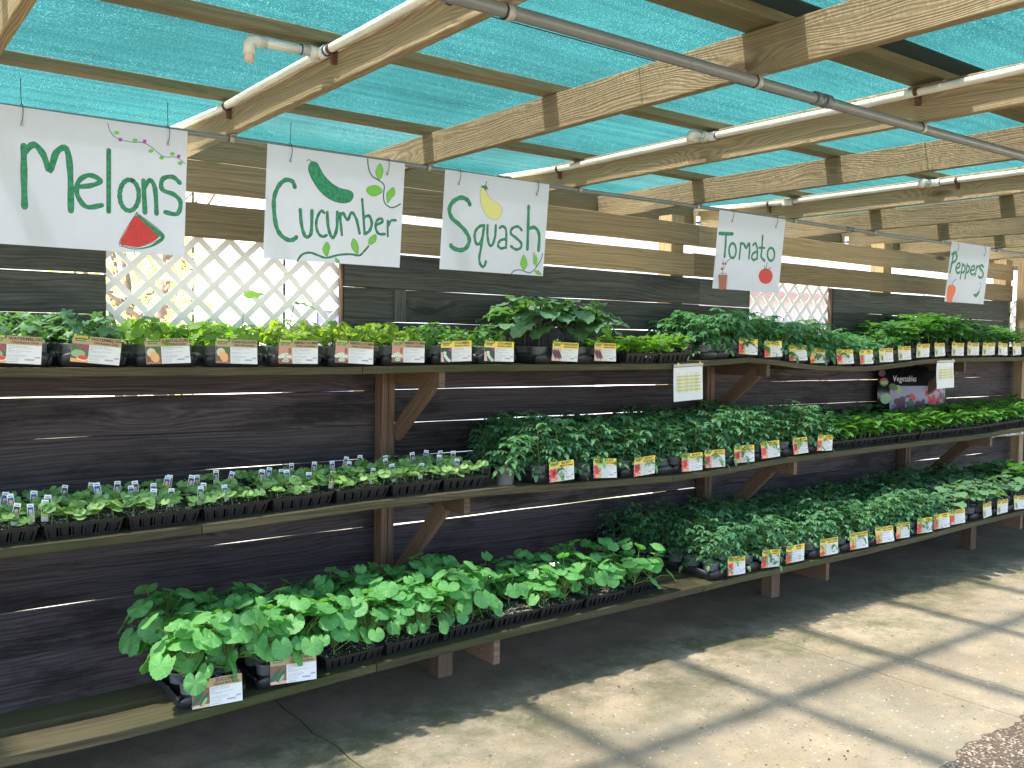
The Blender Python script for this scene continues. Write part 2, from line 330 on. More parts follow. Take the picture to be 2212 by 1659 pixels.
M['bark'] = simple('tree_bark', (0.16, 0.11, 0.10), 0.9, var=0.3, bump=0.4, bscale=30)
M['treeleaf'] = leaf_mat('tree_foliage', (0.46, 0.54, 0.30), 0.25, 0.5)  # leaf colour paled to stand in for overexposed sunlight
M['bucket_red'] = simple('red_tub', (0.45, 0.02, 0.04), 0.4); M['bucket_teal'] = simple('teal_tub', (0.02, 0.30, 0.22), 0.4)

LM = {'watermelon': leaf_mat('watermelon_leaf', (0.14, 0.29, 0.14), 0.25, 0.30, tcol=(1.5, 1.7, 0.5)),
      'cantaloupe': leaf_mat('cantaloupe_leaf', (0.17, 0.33, 0.055), 0.3, 0.5, tcol=(2.2, 2.2, 0.5)),
      'armenian': leaf_mat('armenian_cucumber_leaf', (0.21, 0.36, 0.055), 0.3, 0.5, tcol=(2.2, 2.0, 0.5)),
      'cucumber': leaf_mat('cucumber_leaf', (0.11, 0.27, 0.08), 0.3, 0.4, tcol=(1.8, 1.9, 0.5)),
      'eggplant': leaf_mat('eggplant_leaf', (0.12, 0.25, 0.14), 0.2, 0.3, tcol=(1.5, 1.7, 0.5), coord_scale=3, vein='mid'),
      'tomato': leaf_mat('tomato_leaf', (0.092, 0.240, 0.128), 0.24, 0.32, tcol=(1.6, 1.9, 0.5), yellow=0.996),
      'pepper': leaf_mat('pepper_leaf', (0.10, 0.26, 0.065), 0.3, 0.35, rough=0.32, tcol=(1.8, 1.9, 0.5)),
      'pepper_adult': leaf_mat('pepper_plant_leaf', (0.075, 0.19, 0.075), 0.25, 0.35, rough=0.35, tcol=(1.6, 1.9, 0.5)),
      'squash': leaf_mat('squash_leaf', (0.12, 0.34, 0.115), 0.28, 0.35, tcol=(1.7, 1.9, 0.5), coord_scale=3, vein='radial'),
      'seedling': leaf_mat('squash_seedling_leaf', (0.28, 0.47, 0.21), 0.3, 0.35, tcol=(1.7, 1.8, 0.5)),
      'greens': leaf_mat('young_greens_leaf', (0.12, 0.27, 0.035), 0.3, 0.45, tcol=(2.0, 2.0, 0.5)),
      'stem': leaf_mat('plant_stem', (0.13, 0.20, 0.06), 0.2, 0.2), 'dstem': simple('dark_purple_stem', (0.05, 0.03, 0.045), 0.6)}

# ------------------------------------------------------------------ mesh helpers
class MB:
    def __init__(s): s.v = []; s.f = []; s.mi = []; s.sm = []
    def add(s, vs, fs, mi=0, smooth=False):
        b = len(s.v); s.v.extend([tuple(v) for v in vs])
        for f in fs: s.f.append(tuple(b+i for i in f)); s.mi.append(mi); s.sm.append(smooth)
    def box(s, x0, x1, y0, y1, z0, z1, mi=0):
        s.add([(x0,y0,z0),(x1,y0,z0),(x1,y1,z0),(x0,y1,z0),(x0,y0,z1),(x1,y0,z1),(x1,y1,z1),(x0,y1,z1)],
              [(0,3,2,1),(4,5,6,7),(0,1,5,4),(1,2,6,5),(2,3,7,6),(3,0,4,7)], mi)
    def cbox(s, L, w, h, c=0.003, mi=0, zoff=0.0):
        """long timber along X, length L centred, w in Y, h in Z, arrises chamfered"""
        a, b = w/2, h/2
        ring = [(-a+c,-b),(a-c,-b),(a,-b+c),(a,b-c),(a-c,b),(-a+c,b),(-a,b-c),(-a,-b+c)]
        vs = [(x, y, z+zoff) for x in (-L/2, L/2) for y, z in ring]
        fs = [(i, (i+1) % 8, 8+(i+1) % 8, 8+i) for i in range(8)] + [tuple(range(7, -1, -1)), tuple(range(8, 16))]
        s.add(vs, fs, mi)
    def tube(s, pts, r, n=8, mi=0, cap=True, smooth=True):
        pts = [Vector(p) for p in pts]; rs = r if isinstance(r, (list, tuple)) else [r]*len(pts)
        vs = []; prev = None
        for i, p in enumerate(pts):
            d = (pts[min(i+1, len(pts)-1)]-pts[max(i-1, 0)]).normalized()
            if prev is None:
                u = d.cross(Vector((0, 0, 1)))
                if u.length < 1e-3: u = d.cross(Vector((1, 0, 0)))
            else: u = prev - d*prev.dot(d)
            u.normalize(); prev = u; w = d.cross(u)
            for k in range(n):
                a = 2*pi*k/n; vs.append(p + (u*cos(a)+w*sin(a))*rs[i])
        fs = [(i*n+k, i*n+(k+1) % n, (i+1)*n+(k+1) % n, (i+1)*n+k) for i in range(len(pts)-1) for k in range(n)]
        s.add(vs, fs, mi, smooth)
        if cap:
            b = len(s.v)-len(vs); m = len(pts)-1
            s.f.append(tuple(b+k for k in range(n-1, -1, -1))); s.mi.append(mi); s.sm.append(False)
            s.f.append(tuple(b+m*n+k for k in range(n))); s.mi.append(mi); s.sm.append(False)
    def lathe(s, prof, n=16, mi=0, c=(0, 0, 0), smooth=True):
        vs = [(c[0]+r*cos(2*pi*k/n), c[1]+r*sin(2*pi*k/n), c[2]+z) for r, z in prof for k in range(n)]
        fs = [(i*n+k, i*n+(k+1) % n, (i+1)*n+(k+1) % n, (i+1)*n+k) for i in range(len(prof)-1) for k in range(n)]
        s.add(vs, fs, mi, smooth)
    def disc(s, c, r, n=16, mi=0):
        s.add([(c[0]+r*cos(2*pi*k/n), c[1]+r*sin(2*pi*k/n), c[2]) for k in range(n)], [tuple(range(n))], mi)
    def poly_xz(s, pts, y, mi=0):
        """flat print facing -Y"""
        a = sum(pts[i][0]*pts[(i+1) % len(pts)][1]-pts[(i+1) % len(pts)][0]*pts[i][1] for i in range(len(pts)))
        if a < 0: pts = pts[::-1]
        s.add([(p[0], y, p[1]) for p in pts], [tuple(range(len(pts)))], mi)
    def mesh(s, name, mats):
        me = bpy.data.meshes.new(name); me.from_pydata(s.v, [], s.f)
        for m in mats: me.materials.append(M[m] if isinstance(m, str) else m)
        me.polygons.foreach_set('material_index', s.mi); me.polygons.foreach_set('use_smooth', s.sm)
        me.update(); return me
def link(name, me, parent=None, loc=(0, 0, 0), rot=(0, 0, 0), scale=None):
    o = bpy.data.objects.new(name, me); COL.objects.link(o); o.location = loc; o.rotation_euler = rot
    if scale: o.scale = scale if isinstance(scale, tuple) else (scale,)*3
    if parent: o.parent = parent
    return o
def tag(o, label=None, cat=None, group=None, kind=None):
    if label: o['label'] = label
    if cat: o['category'] = cat
    if group: o['group'] = group
    if kind: o['kind'] = kind
    return o
def thing(name, label, cat, loc=(0, 0, 0), rot=(0, 0, 0), group=None):
    return tag(link(name, None, None, loc, rot), label, cat, group)
def lerp(tab, x):
    if x <= tab[0][0]: return tab[0][1]
    for (a, b), (c, d) in zip(tab, tab[1:]):
        if x <= c: return b+(d-b)*(x-a)/(c-a)
    return tab[-1][1]
def ordinal(n): return ['first','second','third','fourth','fifth','sixth','seventh','eighth','ninth','tenth','eleventh','twelfth','thirteenth','fourteenth','fifteenth','sixteenth','seventeenth','eighteenth','nineteenth','twentieth','21st','22nd','23rd','24th','25th','26th','27th','28th','29th','30th','31st','32nd','33rd','34th'][n] if n<34 else '%dth' % (n+1)
def _unused(n): return ['first','second','third','fourth','fifth','sixth','seventh','eighth','ninth','tenth','eleventh','twelfth','thirteenth','fourteenth','fifteenth','sixteenth','seventeenth','eighteenth','nineteenth','twentieth'][n]
RND = random.Random(11)

def beam(name, p0, p1, w, h, mat, parent, ch=0.003, roll=0.0, up=(0, 0, 1)):
    """timber from p0 to p1 (centre line) as its own object; local X runs along it"""
    p0, p1 = Vector(p0), Vector(p1); d = p1-p0; L = d.length; x = d.normalized(); z = Vector(up)
    y = z.cross(x).normalized(); z = x.cross(y)
    mb = MB(); mb.cbox(L, w, h, ch); me = mb.mesh(name, [mat])
    o = link(name, me, parent); m = Matrix((x, y, z)).transposed().to_4x4()
    if roll: m = m @ Matrix.Rotation(roll, 4, 'X')
    m.translation = (p0+p1)/2
    pm = parent.location if parent else Vector((0, 0, 0))
    m.translation = m.translation-pm
    o.matrix_local = m
    return o

# ------------------------------------------------------------------ ground
def build_ground():
    mb = MB(); mb.box(-400, 400, -400, 400, -0.4, -0.06); tag(link('ground', mb.mesh('ground', ['ground'])), kind='structure')
    mb = MB(); mb.box(-6, 16, -6, 2.10, -0.05, -0.0035)
    # wandering edge where the aggregate meets the slab
    tag(link('aggregate_path', mb.mesh('aggregate_path', ['aggregate'])), kind='structure')
    root = tag(link('concrete_floor', None), kind='structure')
    xs = [-6, 1.69, 4.41, 4.75, 5.74, 8.5, 11.0, 16]; r = random.Random(5)
    edges = []
    for k, x in enumerate(xs):
        pts = []
        for j in range(19):
            y = 1.9+(4.75-1.9)*j/18
            amp = 0.018 if k == 1 else 0.005
            pts.append((x+(r.uniform(-amp, amp) if 0 < k < len(xs)-1 else 0), y))
        edges.append(pts)
    edge_n = []; q_ = 0.0
    for _ in range(1500):
        q_ = q_*0.86+r.uniform(-.014, .014); edge_n.append(q_)
    for k in range(len(xs)-1):
        g = 0.0035 if k != 0 else 0.004
        L = [(x+g, y) for x, y in edges[k]]; R = [(x-g, y) for x, y in edges[k+1]]
        mb = MB(); n = 19; S = 170 if k == 0 else 80
        # front (Y 1.9) edge broken and wavy
        def fy(x): return 1.93+0.02*sin(x*3.1)+0.014*sin(x*11.3)+edge_n[int((x+6)*60) % len(edge_n)]
        top = []
        for j in range(n):
            row = []
            for i in range(S+1):
                x = L[j][0]+(R[j][0]-L[j][0])*i/S; y = L[j][1] if j else fy(x)
                if j == 1: y = max(y, fy(x)+0.02)
                row.append((x, y, 0.0))
            top.append(row)
        vs = [p for row in top for p in row]; W = S+1
        fs = [(j*W+i, j*W+i+1, (j+1)*W+i+1, (j+1)*W+i) for j in range(n-1) for i in range(S)]
        mb.add(vs, fs)
        per = [i for i in range(W)]+[j*W+S for j in range(1, n)]+[(n-1)*W+i for i in range(S-1, -1, -1)]+[j*W for j in range(n-2, 0, -1)]
        b = len(mb.v); mb.v.extend([(vs[q][0], vs[q][1], -0.05) for q in per])
        for q in range(len(per)):
            mb.f.append((per[q], b+q, b+(q+1) % len(per), per[(q+1) % len(per)])); mb.mi.append(0); mb.sm.append(False)
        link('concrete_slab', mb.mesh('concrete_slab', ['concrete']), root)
    mb = MB(); mb.box(-6, 16, 2.101, 4.8, -0.052, -0.045); link('slab_bedding', mb.mesh('slab_bedding', ['aggregate']), root, (0, 0, 0.004))
    # pebbles standing proud of the aggregate near the slab edge
    mb = MB(); r = random.Random(8)
    for _ in range(1500):
        x = r.uniform(3.3, 5.6); y = r.uniform(1.35, 1.93); s = r.uniform(0.003, 0.009)
        z = -0.0038; c = [(x+s*r.uniform(.7, 1.3)*cos(a), y+s*r.uniform(.7, 1.3)*sin(a), z) for a in [k*2*pi/5 for k in range(5)]]
        mi = r.choice([0, 0, 1, 2]); mb.add(c+[(x, y, z+s*0.6)], [(k, (k+1) % 5, 5) for k in range(5)], mi)
    M['peb0'] = simple('pebble_brown', (0.16, 0.11, 0.08), 0.8); M['peb1'] = simple('pebble_tan', (0.42, 0.34, 0.26), 0.8); M['peb2'] = simple('pebble_dark', (0.06, 0.045, 0.035), 0.8)
    tag(link('pebbles', mb.mesh('pebbles', ['peb0', 'peb1', 'peb2'])), 'small brown and tan pebbles in the walkway beside the slab', None, None, 'stuff')
    # bits of leaf and twig fallen on the slab
    mb = MB()
    for x, y, s in [(4.42, 3.36, .03), (4.52, 3.2, .022), (4.6, 3.12, .015), (4.95, 2.75, .012), (5.2, 2.45, .018), (4.3, 2.9, .01), (4.9, 2.55, .008), (3.5, 2.35, .01), (3.9, 2.1, .009), (2.6, 2.9, .008), (5.0, 2.1, .012), (3.3, 2.2, .012)]+[(r.uniform(2, 7), r.uniform(2.05, 3.8), r.uniform(.003, .012)) for _ in range(240)]:
        a = r.uniform(0, 2*pi); d = Vector((cos(a), sin(a), 0))*s; e = Vector((-sin(a), cos(a), 0))*s*r.uniform(.15, .45)
        c = Vector((x, y, 0.003)); mb.add([c-d, c+e+Vector((0, 0, s*.25)), c+d, c-e], [(0, 3, 2, 1)], r.choice([0, 0, 1]))
    M['litter'] = simple('dry_leaf_bits', (0.07, 0.05, 0.03), 0.9)
    tag(link('leaf_litter', mb.mesh('leaf_litter', ['litter', LM['greens']])), 'dry leaf crumbs and twigs scattered on the concrete floor', None, None, 'stuff')
build_ground()

# ------------------------------------------------------------------ wall of boards
WY = 4.6; BT = 0.038
def wall_board(root, x0, x1, z0, z1, mat, r, y=WY, tilt=0.004):
    h = z1-z0; a = r.uniform(-tilt, tilt)*0.5
    L = x1-x0-0.004
    mb = MB(); n = 24
    # slightly wavy long edges, so the gaps open and close
    ph = r.uniform(0, 6); rows = []
    c = 0.003
    for i in range(n+1):
        x = -L/2+L*i/n
        wob_b = 0.0026*sin(x*1.7+ph)+0.0012*sin(x*7+ph*2); wob_t = 0.0028*sin(x*1.3+ph+2)+0.0012*sin(x*9+ph)
        zb, zt = -h/2+wob_b, h/2+wob_t; cup = 0.002*sin(x*0.9+ph)
        rows.append([(x, -BT/2+cup, zb+c), (x, -BT/2+c+cup, zb), (x, BT/2-c+cup, zb), (x, BT/2+cup, zb+c), (x, BT/2+cup, zt-c), (x, BT/2-c+cup, zt), (x, -BT/2+c+cup, zt), (x, -BT/2+cup, zt-c)])
    vs = [v for row in rows for v in row]
    fs = [(i*8+k, (i+1)*8+k, (i+1)*8+(k+1) % 8, i*8+(k+1) % 8) for i in range(n) for k in range(8)]
    fs += [tuple(range(8)), tuple(n*8+7-k for k in range(8))]
    mb.add(vs, fs)
    return link('wall_board', mb.mesh('wall_board', [mat]), root, ((x0+x1)/2, y+BT/2+r.uniform(-.002, .002), (z0+z1)/2), (0, -a/max(L, 1), 0))
def build_wall():
    root = thing('board_wall', 'long wall of dark weathered horizontal boards with narrow light gaps behind the plant shelves', 'wall')
    r = random.Random(21)
    zs = [-0.14, 0.062, 0.255, 0.452, 0.648, 0.838, 1.033, 1.224, 1.416, 1.608, 1.797, 1.985, 2.182]
    cuts_a = [-2.5, 0.35, 2.50, 5.16, 7.86, 10.2, 12.5]; cuts_b = [-2.5, 2.53, 5.14, 7.83, 10.2, 12.5]
    for k in range(len(zs)-1):
        z0, z1 = zs[k], zs[k+1]
        if k >= 9:
            segs = [(-2.5, 1.071), (2.284, 2.60 if k == 10 else 5.12), (5.12, 5.69), (6.755, 7.86 if k != 11 else 7.3), (7.86 if k != 11 else 7.3, 9.80)]
            if k == 10: segs.insert(2, (2.60, 5.12))
            if k == 9: segs = [(-2.5, 1.071), (2.284, 5.12), (5.12, 5.69), (6.755, 7.84), (7.84, 9.80)]
        else:
            c = cuts_a if k % 2 else cuts_b; segs = list(zip(c, c[1:]))
        for x0, x1 in segs:
            gb = r.uniform(0.0005, 0.0035); gt = r.uniform(0.0005, 0.0035)
            if k == 3 and x0 > 2 and x1 < 6: gt = 0.010        # the bright gap under the middle shelf
            if k == 1 and x0 > 2 and x1 < 6: gt = 0.022
            if k == 2 and x0 > 2 and x1 < 6: gb = 0.012
            if k == 0 and x0 > 2 and x1 < 6: gt = 0.03
            if k == 4 and x1 < 2.6: gt = 0.006
            if k == 3 and x1 > 2.4 and x1 < 2.6: gt = 0.0005
            if r.random() < 0.18: gt = 0.0006
            wall_board(root, x0, x1, z0+gb, z1-gt, 'grey_wood' if k >= 9 else 'dark_wood', r)
    for (a, b) in [(-2.5, 2.51), (2.51, 5.065), (5.065, 7.86), (7.86, 9.86)]: wall_board(root, a, b, 2.192, 2.355, 'tan_wood', r)
    for (a, b) in [(-2.5, 2.50), (2.50, 5.10), (5.10, 7.86), (7.86, 9.86)]: wall_board(root, a, b, 2.409, 2.562, 'tan_wood', r)
    # posts in front of the boards that carry the shelves, doubled
    for i, x in enumerate((-0.14, 2.511, 5.155, 7.81, 10.45)):
        ymid = 4.545
        beam('wall_post', (x-0.019, ymid, 0), (x-0.019, ymid, 1.54), 0.088, 0.036, 'post', root, up=(1, 0, 0))
        beam('wall_post', (x+0.020, ymid-0.004, 0), (x+0.020, ymid-0.004, 1.54), 0.088, 0.038, 'post', root, up=(1, 0, 0))
    beam('wall_post', (2.625, 4.588, 1.80), (2.625, 4.588, 1.982), 0.02, 0.07, 'grey_wood', root, up=(1, 0, 0))
    # roof posts behind the boards
    for x in (-0.1, 2.50, 4.93, 7.62, 9.86):
        beam('wall_post', (x, 4.71, -0.05), (x, 4.71, 2.62), 0.13, 0.13, 'tan_wood', root, up=(1, 0, 0))
    # frame edge of the window openings
    for x in (2.276, 6.738): beam('window_jamb', (x, 4.618, 1.60), (x, 4.618, 2.184), 0.036, 0.012, 'post', root, up=(1, 0, 0))
    # bolt heads on the tan boards
    return root
WALL = build_wall()

def lattice(x0, x1, z0, z1, label, cat='lattice panel', y=WY+0.045, pitch=0.1595, w=0.043, group='white diamond lattice panels', ph=(1.433, 2.039)):
    root = thing('lattice_panel', label, cat, ((x0+x1)/2, y, z0), group=group)
    cx = (x0+x1)/2
    def clip(c, s):
        # line z = s*x + c , inside the rectangle
        pts = []
        for x in (x0, x1):
            z = s*x+c
            if z0 <= z <= z1: pts.append((x, z))
        for z in (z0, z1):
            x = (z-c)/s
            if x0 < x < x1: pts.append((x, z))
        pts.sort(); return (pts[0], pts[-1]) if len(pts) >= 2 else None
    for s, yy in ((1, 0.0), (-1, 0.007)):
        base = ph[1]-s*ph[0]+pitch/2
        k0 = int(-30/pitch)
        for k in range(-120, 120):
            c = base+k*pitch; seg = clip(c, s)
            if not seg: continue
            (a, b), (d, e) = seg; L = sqrt((d-a)**2+(e-b)**2)
            if L < 0.03: continue
            mb = MB(); t = 0.0055; q = w/2
            ux, uz = (d-a)/L, (e-b)/L; nx, nz = -uz, ux
            # cut square to the frame so strips fill the corners
            P = [(a+nx*q, b+nz*q), (a-nx*q, b-nz*q), (d-nx*q, e-nz*q), (d+nx*q, e+nz*q)]
            P = [(min(max(px, x0), x1)-cx, min(max(pz, z0), z1)-z0) for px, pz in P]
            mb.add([(px, 0, pz) for px, pz in P]+[(px, t, pz) for px, pz in P], [(0, 1, 2, 3), (7, 6, 5, 4), (0, 4, 5, 1), (1, 5, 6, 2), (2, 6, 7, 3), (3, 7, 4, 0)])
            link('lattice_strip', mb.mesh('lattice_strip', ['vinyl']), root, (0, yy, 0))
lattice(1.02, 2.30, 1.58, 2.21, 'white diamond lattice window in the dark wall under the melon and cucumber signs')
lattice(5.66, 6.77, 1.58, 2.21, 'white diamond lattice window below the tomato sign')
lattice(9.80, 11.9, 1.30, 2.21, 'white diamond lattice past the far right end of the dark wall', ph=(9.87, 1.95))

# ------------------------------------------------------------------ roof frame
def build_roof():
    root = thing('pergola_frame', 'open timber roof frame of rafters and cross battens under teal shade cloth', 'pergola')
    xs = [0.45, 1.48, 2.52, 3.55, 4.56, 5.58, 6.58, 7.58, 8.55, 9.55, 10.55, 11.55, 12.55, 13.55]
    r = random.Random(4)
    for x in [-0.58, -1.6]+xs:
        beam('rafter', (x+0.019, 5.10, 2.689), (x+0.019, -0.85, 2.668), 0.038, 0.150, 'rafter', root)
    for y, w in ((4.142, 0.092), (3.147, 0.095), (2.03, 0.145), (1.02, 0.092), (0.02, 0.092), (-0.8, 0.092)):
        x = -2.6
        while x < 14.2:
            x2 = x+4.15
            beam('batten', (x, y+r.uniform(-.004, .004), 2.7785), (min(x2, 14.2)-0.004, y+r.uniform(-.004, .004), 2.7785), w, 0.037, 'purlin', root); x = x2
    # header behind the rafter ends
    x = -2.5
    for x2 in (1.4, 4.12, 7.6, 10.4, 14.0):
        beam('header_board', (x, 5.122, 2.700), (x2-0.004, 5.122, 2.700), 0.038, 0.190, 'rafter', root); x = x2
    # far cross beams seen end-on past the wall
    for x in (9.86, 12.6): beam('roof_post', (x, 4.50, -0.05), (x, 4.50, 2.60), 0.088, 0.088, 'tan_wood', root, up=(1, 0, 0))
    for x in (-2.4, 14.0):
        beam('roof_post', (x, -0.75, -0.05), (x, -0.75, 2.60), 0.1, 0.1, 'tan_wood', root, up=(1, 0, 0))
    # shade cloth : one sheet per seam, sagging a little between the battens
    cl = thing('shade_cloth', 'teal knitted shade cloth stretched over the whole roof frame', 'shade cloth')
    for y0, y1 in ((-0.90, 1.90), (1.90, 5.35)):
        mb = MB(); nx, ny = 84, max(12, int((y1-y0)/0.11)); vs = []
        for j in range(ny+1):
            for i in range(nx+1):
                X = -2.7+17.0*i/nx; Y = y0+(y1-y0)*j/ny
                vs.append((X, Y, 2.803-0.004*abs(sin(Y*pi))-0.002*sin(X*3)*abs(sin(Y*pi))+(0.003 if y1 < 2 else 0)))
        fs = [(j*(nx+1)+i, j*(nx+1)+i+1, (j+1)*(nx+1)+i+1, (j+1)*(nx+1)+i) for j in range(ny) for i in range(nx)]
        mb.add(vs, fs, 0, True); link('cloth_panel', mb.mesh('cloth_panel', ['cloth']), cl)
    mb = MB(); mb.box(-2.7, 14.2, 1.862, 1.958, 2.7925, 2.797); link('cloth_hem', mb.mesh('cloth_hem', ['clothedge']), cl)
    mb = MB(); mb.box(-2.7, 14.2, 2.600, 2.606, 2.7945, 2.7965); link('cloth_seam', mb.mesh('cloth_seam', ['clothedge']), cl)
build_roof()

# ------------------------------------------------------------------ pipes
def pvc_pipe(rx, label, ytee, ys, outlet=0.23, clamps=(4.05, 2.45, 0.9), tees2=()):
    x = rx-0.022; z = 2.722
    root = thing('water_pipe', label, 'pipe', (x, 0, z), group='white water pipes clipped along the rafters')
    def zz(y): return 0.0 if y < 4.2 else (y-4.2)*0.055
    mb = MB(); mb.tube([(0, y, zz(y)+0.004*sin(y*2.1)) for y in [5.05, 4.7, 4.4, 4.2, 3.8, 3.3, 2.8, 2.3, 1.8, 1.2, 0.5, -0.2, -0.8]], 0.0165, 12); link('pipe_run', mb.mesh('pipe_run', ['pvc']), root)
    for yt in (ytee,)+tuple(tees2):
        mb = MB()
        mb.tube([(0, yt-0.045, zz(yt)), (0, yt+0.045, zz(yt))], 0.0225, 12); mb.tube([(0, yt, zz(yt)), (-0.045, yt, zz(yt))], 0.0225, 12)
        for s in (-.047, .047): mb.tube([(0, yt+s-0.002, zz(yt)), (0, yt+s+0.002, zz(yt))], 0.0205, 12, 1)
        link('pipe_tee', mb.mesh('pipe_tee', ['pvc', 'blue_glue']), root)
        if yt == ytee:
            mb = MB(); mb.tube([(-0.04, yt, zz(yt)), (-outlet, yt, zz(yt)-.004)], 0.0165, 12); mb.tube([(-0.075, yt, zz(yt)), (-0.079, yt, zz(yt))], 0.0190, 12, 1)
            link('outlet_arm', mb.mesh('outlet_arm', ['pvc', 'blue_glue']), root)
            mb = MB(); mb.tube([(-outlet+.04, yt, -.004), (-outlet, yt, -.004), (-outlet-.012, yt, -.008), (-outlet-.016, yt, -.02), (-outlet-.016, yt, -.052 if outlet > .2 else -.034)], 0.0200, 12)
            mb.tube([(-outlet-.016, yt, -.03), (-outlet-.016, yt, -.078 if outlet > .2 else -.042)], 0.0165, 12, 1); link('outlet_elbow', mb.mesh('outlet_elbow', ['pvc', 'pvc_end']), root)
    for yc in clamps:
        mb = MB(); mb.tube([(0, yc-.009, zz(yc)), (0, yc+.009, zz(yc))], 0.0195, 12); mb.box(0.0, 0.021, yc-.009, yc+.009, -.052, -.005)
        link('pipe_clamp', mb.mesh('pipe_clamp', ['rust']), root)
pvc_pipe(1.48, 'white water pipe with a long elbowed outlet on the rafter by the Melons sign', 3.13, 0, 0.25, (4.10, 2.30, 3.05))
pvc_pipe(3.55, 'white water pipe with a small outlet on the rafter right of the Squash sign', 3.13, 0, 0.12, (4.30, 2.05, 1.0))
pvc_pipe(5.58, 'white water pipe on the rafter above the Tomato sign', 3.10, 0, 0.12, (4.35, 2.95, 1.4), tees2=(4.18,))
#pvc_pipe(7.58, 'far white water pipe on a rafter above the peppers sign', 3.1, 0, 0.1, (4.3,))

def conduit(y, r, x0, x1, label, couplings, zc, clampx):
    root = thing('conduit', label, 'pipe', (0, y, zc), group='grey conduits under the rafters')
    mb = MB(); mb.tube([(x0+(x1-x0)*i/24, 0, 0.003*sin(i*1.3)) for i in range(25)], r, 14); link('conduit_run', mb.mesh('conduit_run', ['conduit']), root)
    for c in couplings:
        mb = MB(); mb.tube([(c-.045, 0, 0), (c-.012, 0, 0)], r*1.28, 14); mb.tube([(c-.013, 0, 0), (c+.013, 0, 0)], r*1.12, 14); mb.tube([(c+.012, 0, 0), (c+.045, 0, 0)], r*1.28, 14)
        link('coupling', mb.mesh('coupling', ['conduit2']), root)
    for c in clampx:
        mb = MB(); mb.tube([(c-.011, 0, 0), (c+.011, 0, 0)], r*1.13, 14); mb.box(c-.011, c+.011, -.045, .045, r*.9, r*1.15); link('strap', mb.mesh('strap', ['strap']), root)
        mb = MB(); mb.tube([(c-.016, 0, 0), (c-.0125, 0, 0)], r*1.14, 14); mb.box(c-.018, c-.008, .02, .04, r*1.0, r*1.3); link('screw_band', mb.mesh('screw_band', ['tie']), root)
RX = [0.47, 1.50, 2.54, 3.57, 4.58, 5.60, 6.60, 7.60, 8.57, 9.57, 10.57]
conduit(4.15, 0.0125, -2.4, 13.8, 'thin grey conduit that the five painted signs hang from', (3.02, 6.28), 2.592, RX)
conduit(2.05, 0.0195, -2.4, 13.8, 'thick grey conduit crossing under the rafters close to the camera', (2.90, 7.0), 2.585, RX)
for i, (x, y) in enumerate(((5.20, 4.73), (7.07, 4.73))):
    t = thing('riser_pipe', 'short white riser pipe on the wall %s the Tomato sign' % ('left of' if i == 0 else 'right of'), 'pipe', (x, y-.03, 2.42))
    mb = MB(); mb.tube([(0, 0, 0.0), (0, 0, 0.22)], 0.0165, 12); link('pipe_run', mb.mesh('pipe_run', ['pvc']), t)
    mb = MB(); mb.tube([(0, 0, 0.17), (0, 0, 0.183)], 0.018, 12); link('glue_band', mb.mesh('glue_band', ['blue_glue']), t)
t = thing('drain_pipe', 'short white pipe with end fittings under the middle shelf at the far right', 'pipe', (9.1, 4.4, 0.86))
mb = MB(); mb.tube([(0, 0, 0), (0.62, 0, -.01)], 0.016, 12); link('pipe_run', mb.mesh('pipe_run', ['pvc']), t)
for x in (0.0, 0.36, 0.6):
    mb = MB(); mb.tube([(x-.03, 0, -.003), (x+.03, 0, -.004)], 0.022, 12); link('pipe_fitting', mb.mesh('pipe_fitting', ['pvc']), t)

# ------------------------------------------------------------------ shelves
TOP = [(-1, 1.572), (0, 1.572), (2, 1.566), (2.6, 1.576), (4.2, 1.578), (4.7, 1.605), (4.98, 1.618), (5.25, 1.602), (5.53, 1.577), (5.76, 1.561), (6.1, 1.552), (6.4, 1.552), (6.63, 1.565), (6.9, 1.583), (7.1, 1.602), (7.4, 1.613), (8, 1.624), (8.75, 1.628), (10.6, 1.63)]
MID = [(-1, .922), (0.6, .922), (1.3, .932), (2, .955), (2.7, .963), (3.2, .945), (4, .928), (4.4, .938), (5, .966), (5.9, .980), (6.8, .992), (7.6, 1.0), (8.4, 1.03), (10.6, 1.06)]
BOT = [(-1, .265), (0.9, .265), (1.75, .298), (2.5, .325), (3.6, .335), (4.3, .350), (5.5, .350), (6.3, .365), (7, .385), (8, .402), (10.6, .43)]
def plank(root, tab, x0, x1, y0, y1, mat, r, th=0.037, dz=0.0):
    n = max(3, int((x1-x0)/0.15)); mb = MB(); c = 0.003; rows = []
    for i in range(n+1):
        x = x0+(x1-x0)*i/n; z = lerp(tab, x)+dz; w = 0.0015*sin(x*4)
        rows.append([(x, y0+w, z-th+c), (x, y0+c+w, z-th), (x, y1-c, z-th), (x, y1, z-th+c), (x, y1, z-c), (x, y1-c, z), (x, y0+c+w, z), (x, y0+w, z-c)])
    ox, oz = (x0+x1)/2, lerp(tab, (x0+x1)/2)
    vs = [(p[0]-ox, p[1]-(y0+y1)/2, p[2]-oz) for row in rows for p in row]
    fs = [(i*8+k, (i+1)*8+k, (i+1)*8+(k+1) % 8, i*8+(k+1) % 8) for i in range(n) for k in range(8)]
    fs += [tuple(range(8)), tuple(n*8+7-k for k in range(8))]
    mb.add(vs, fs); link('plank', mb.mesh('plank', [mat]), root, (ox, (y0+y1)/2, oz))
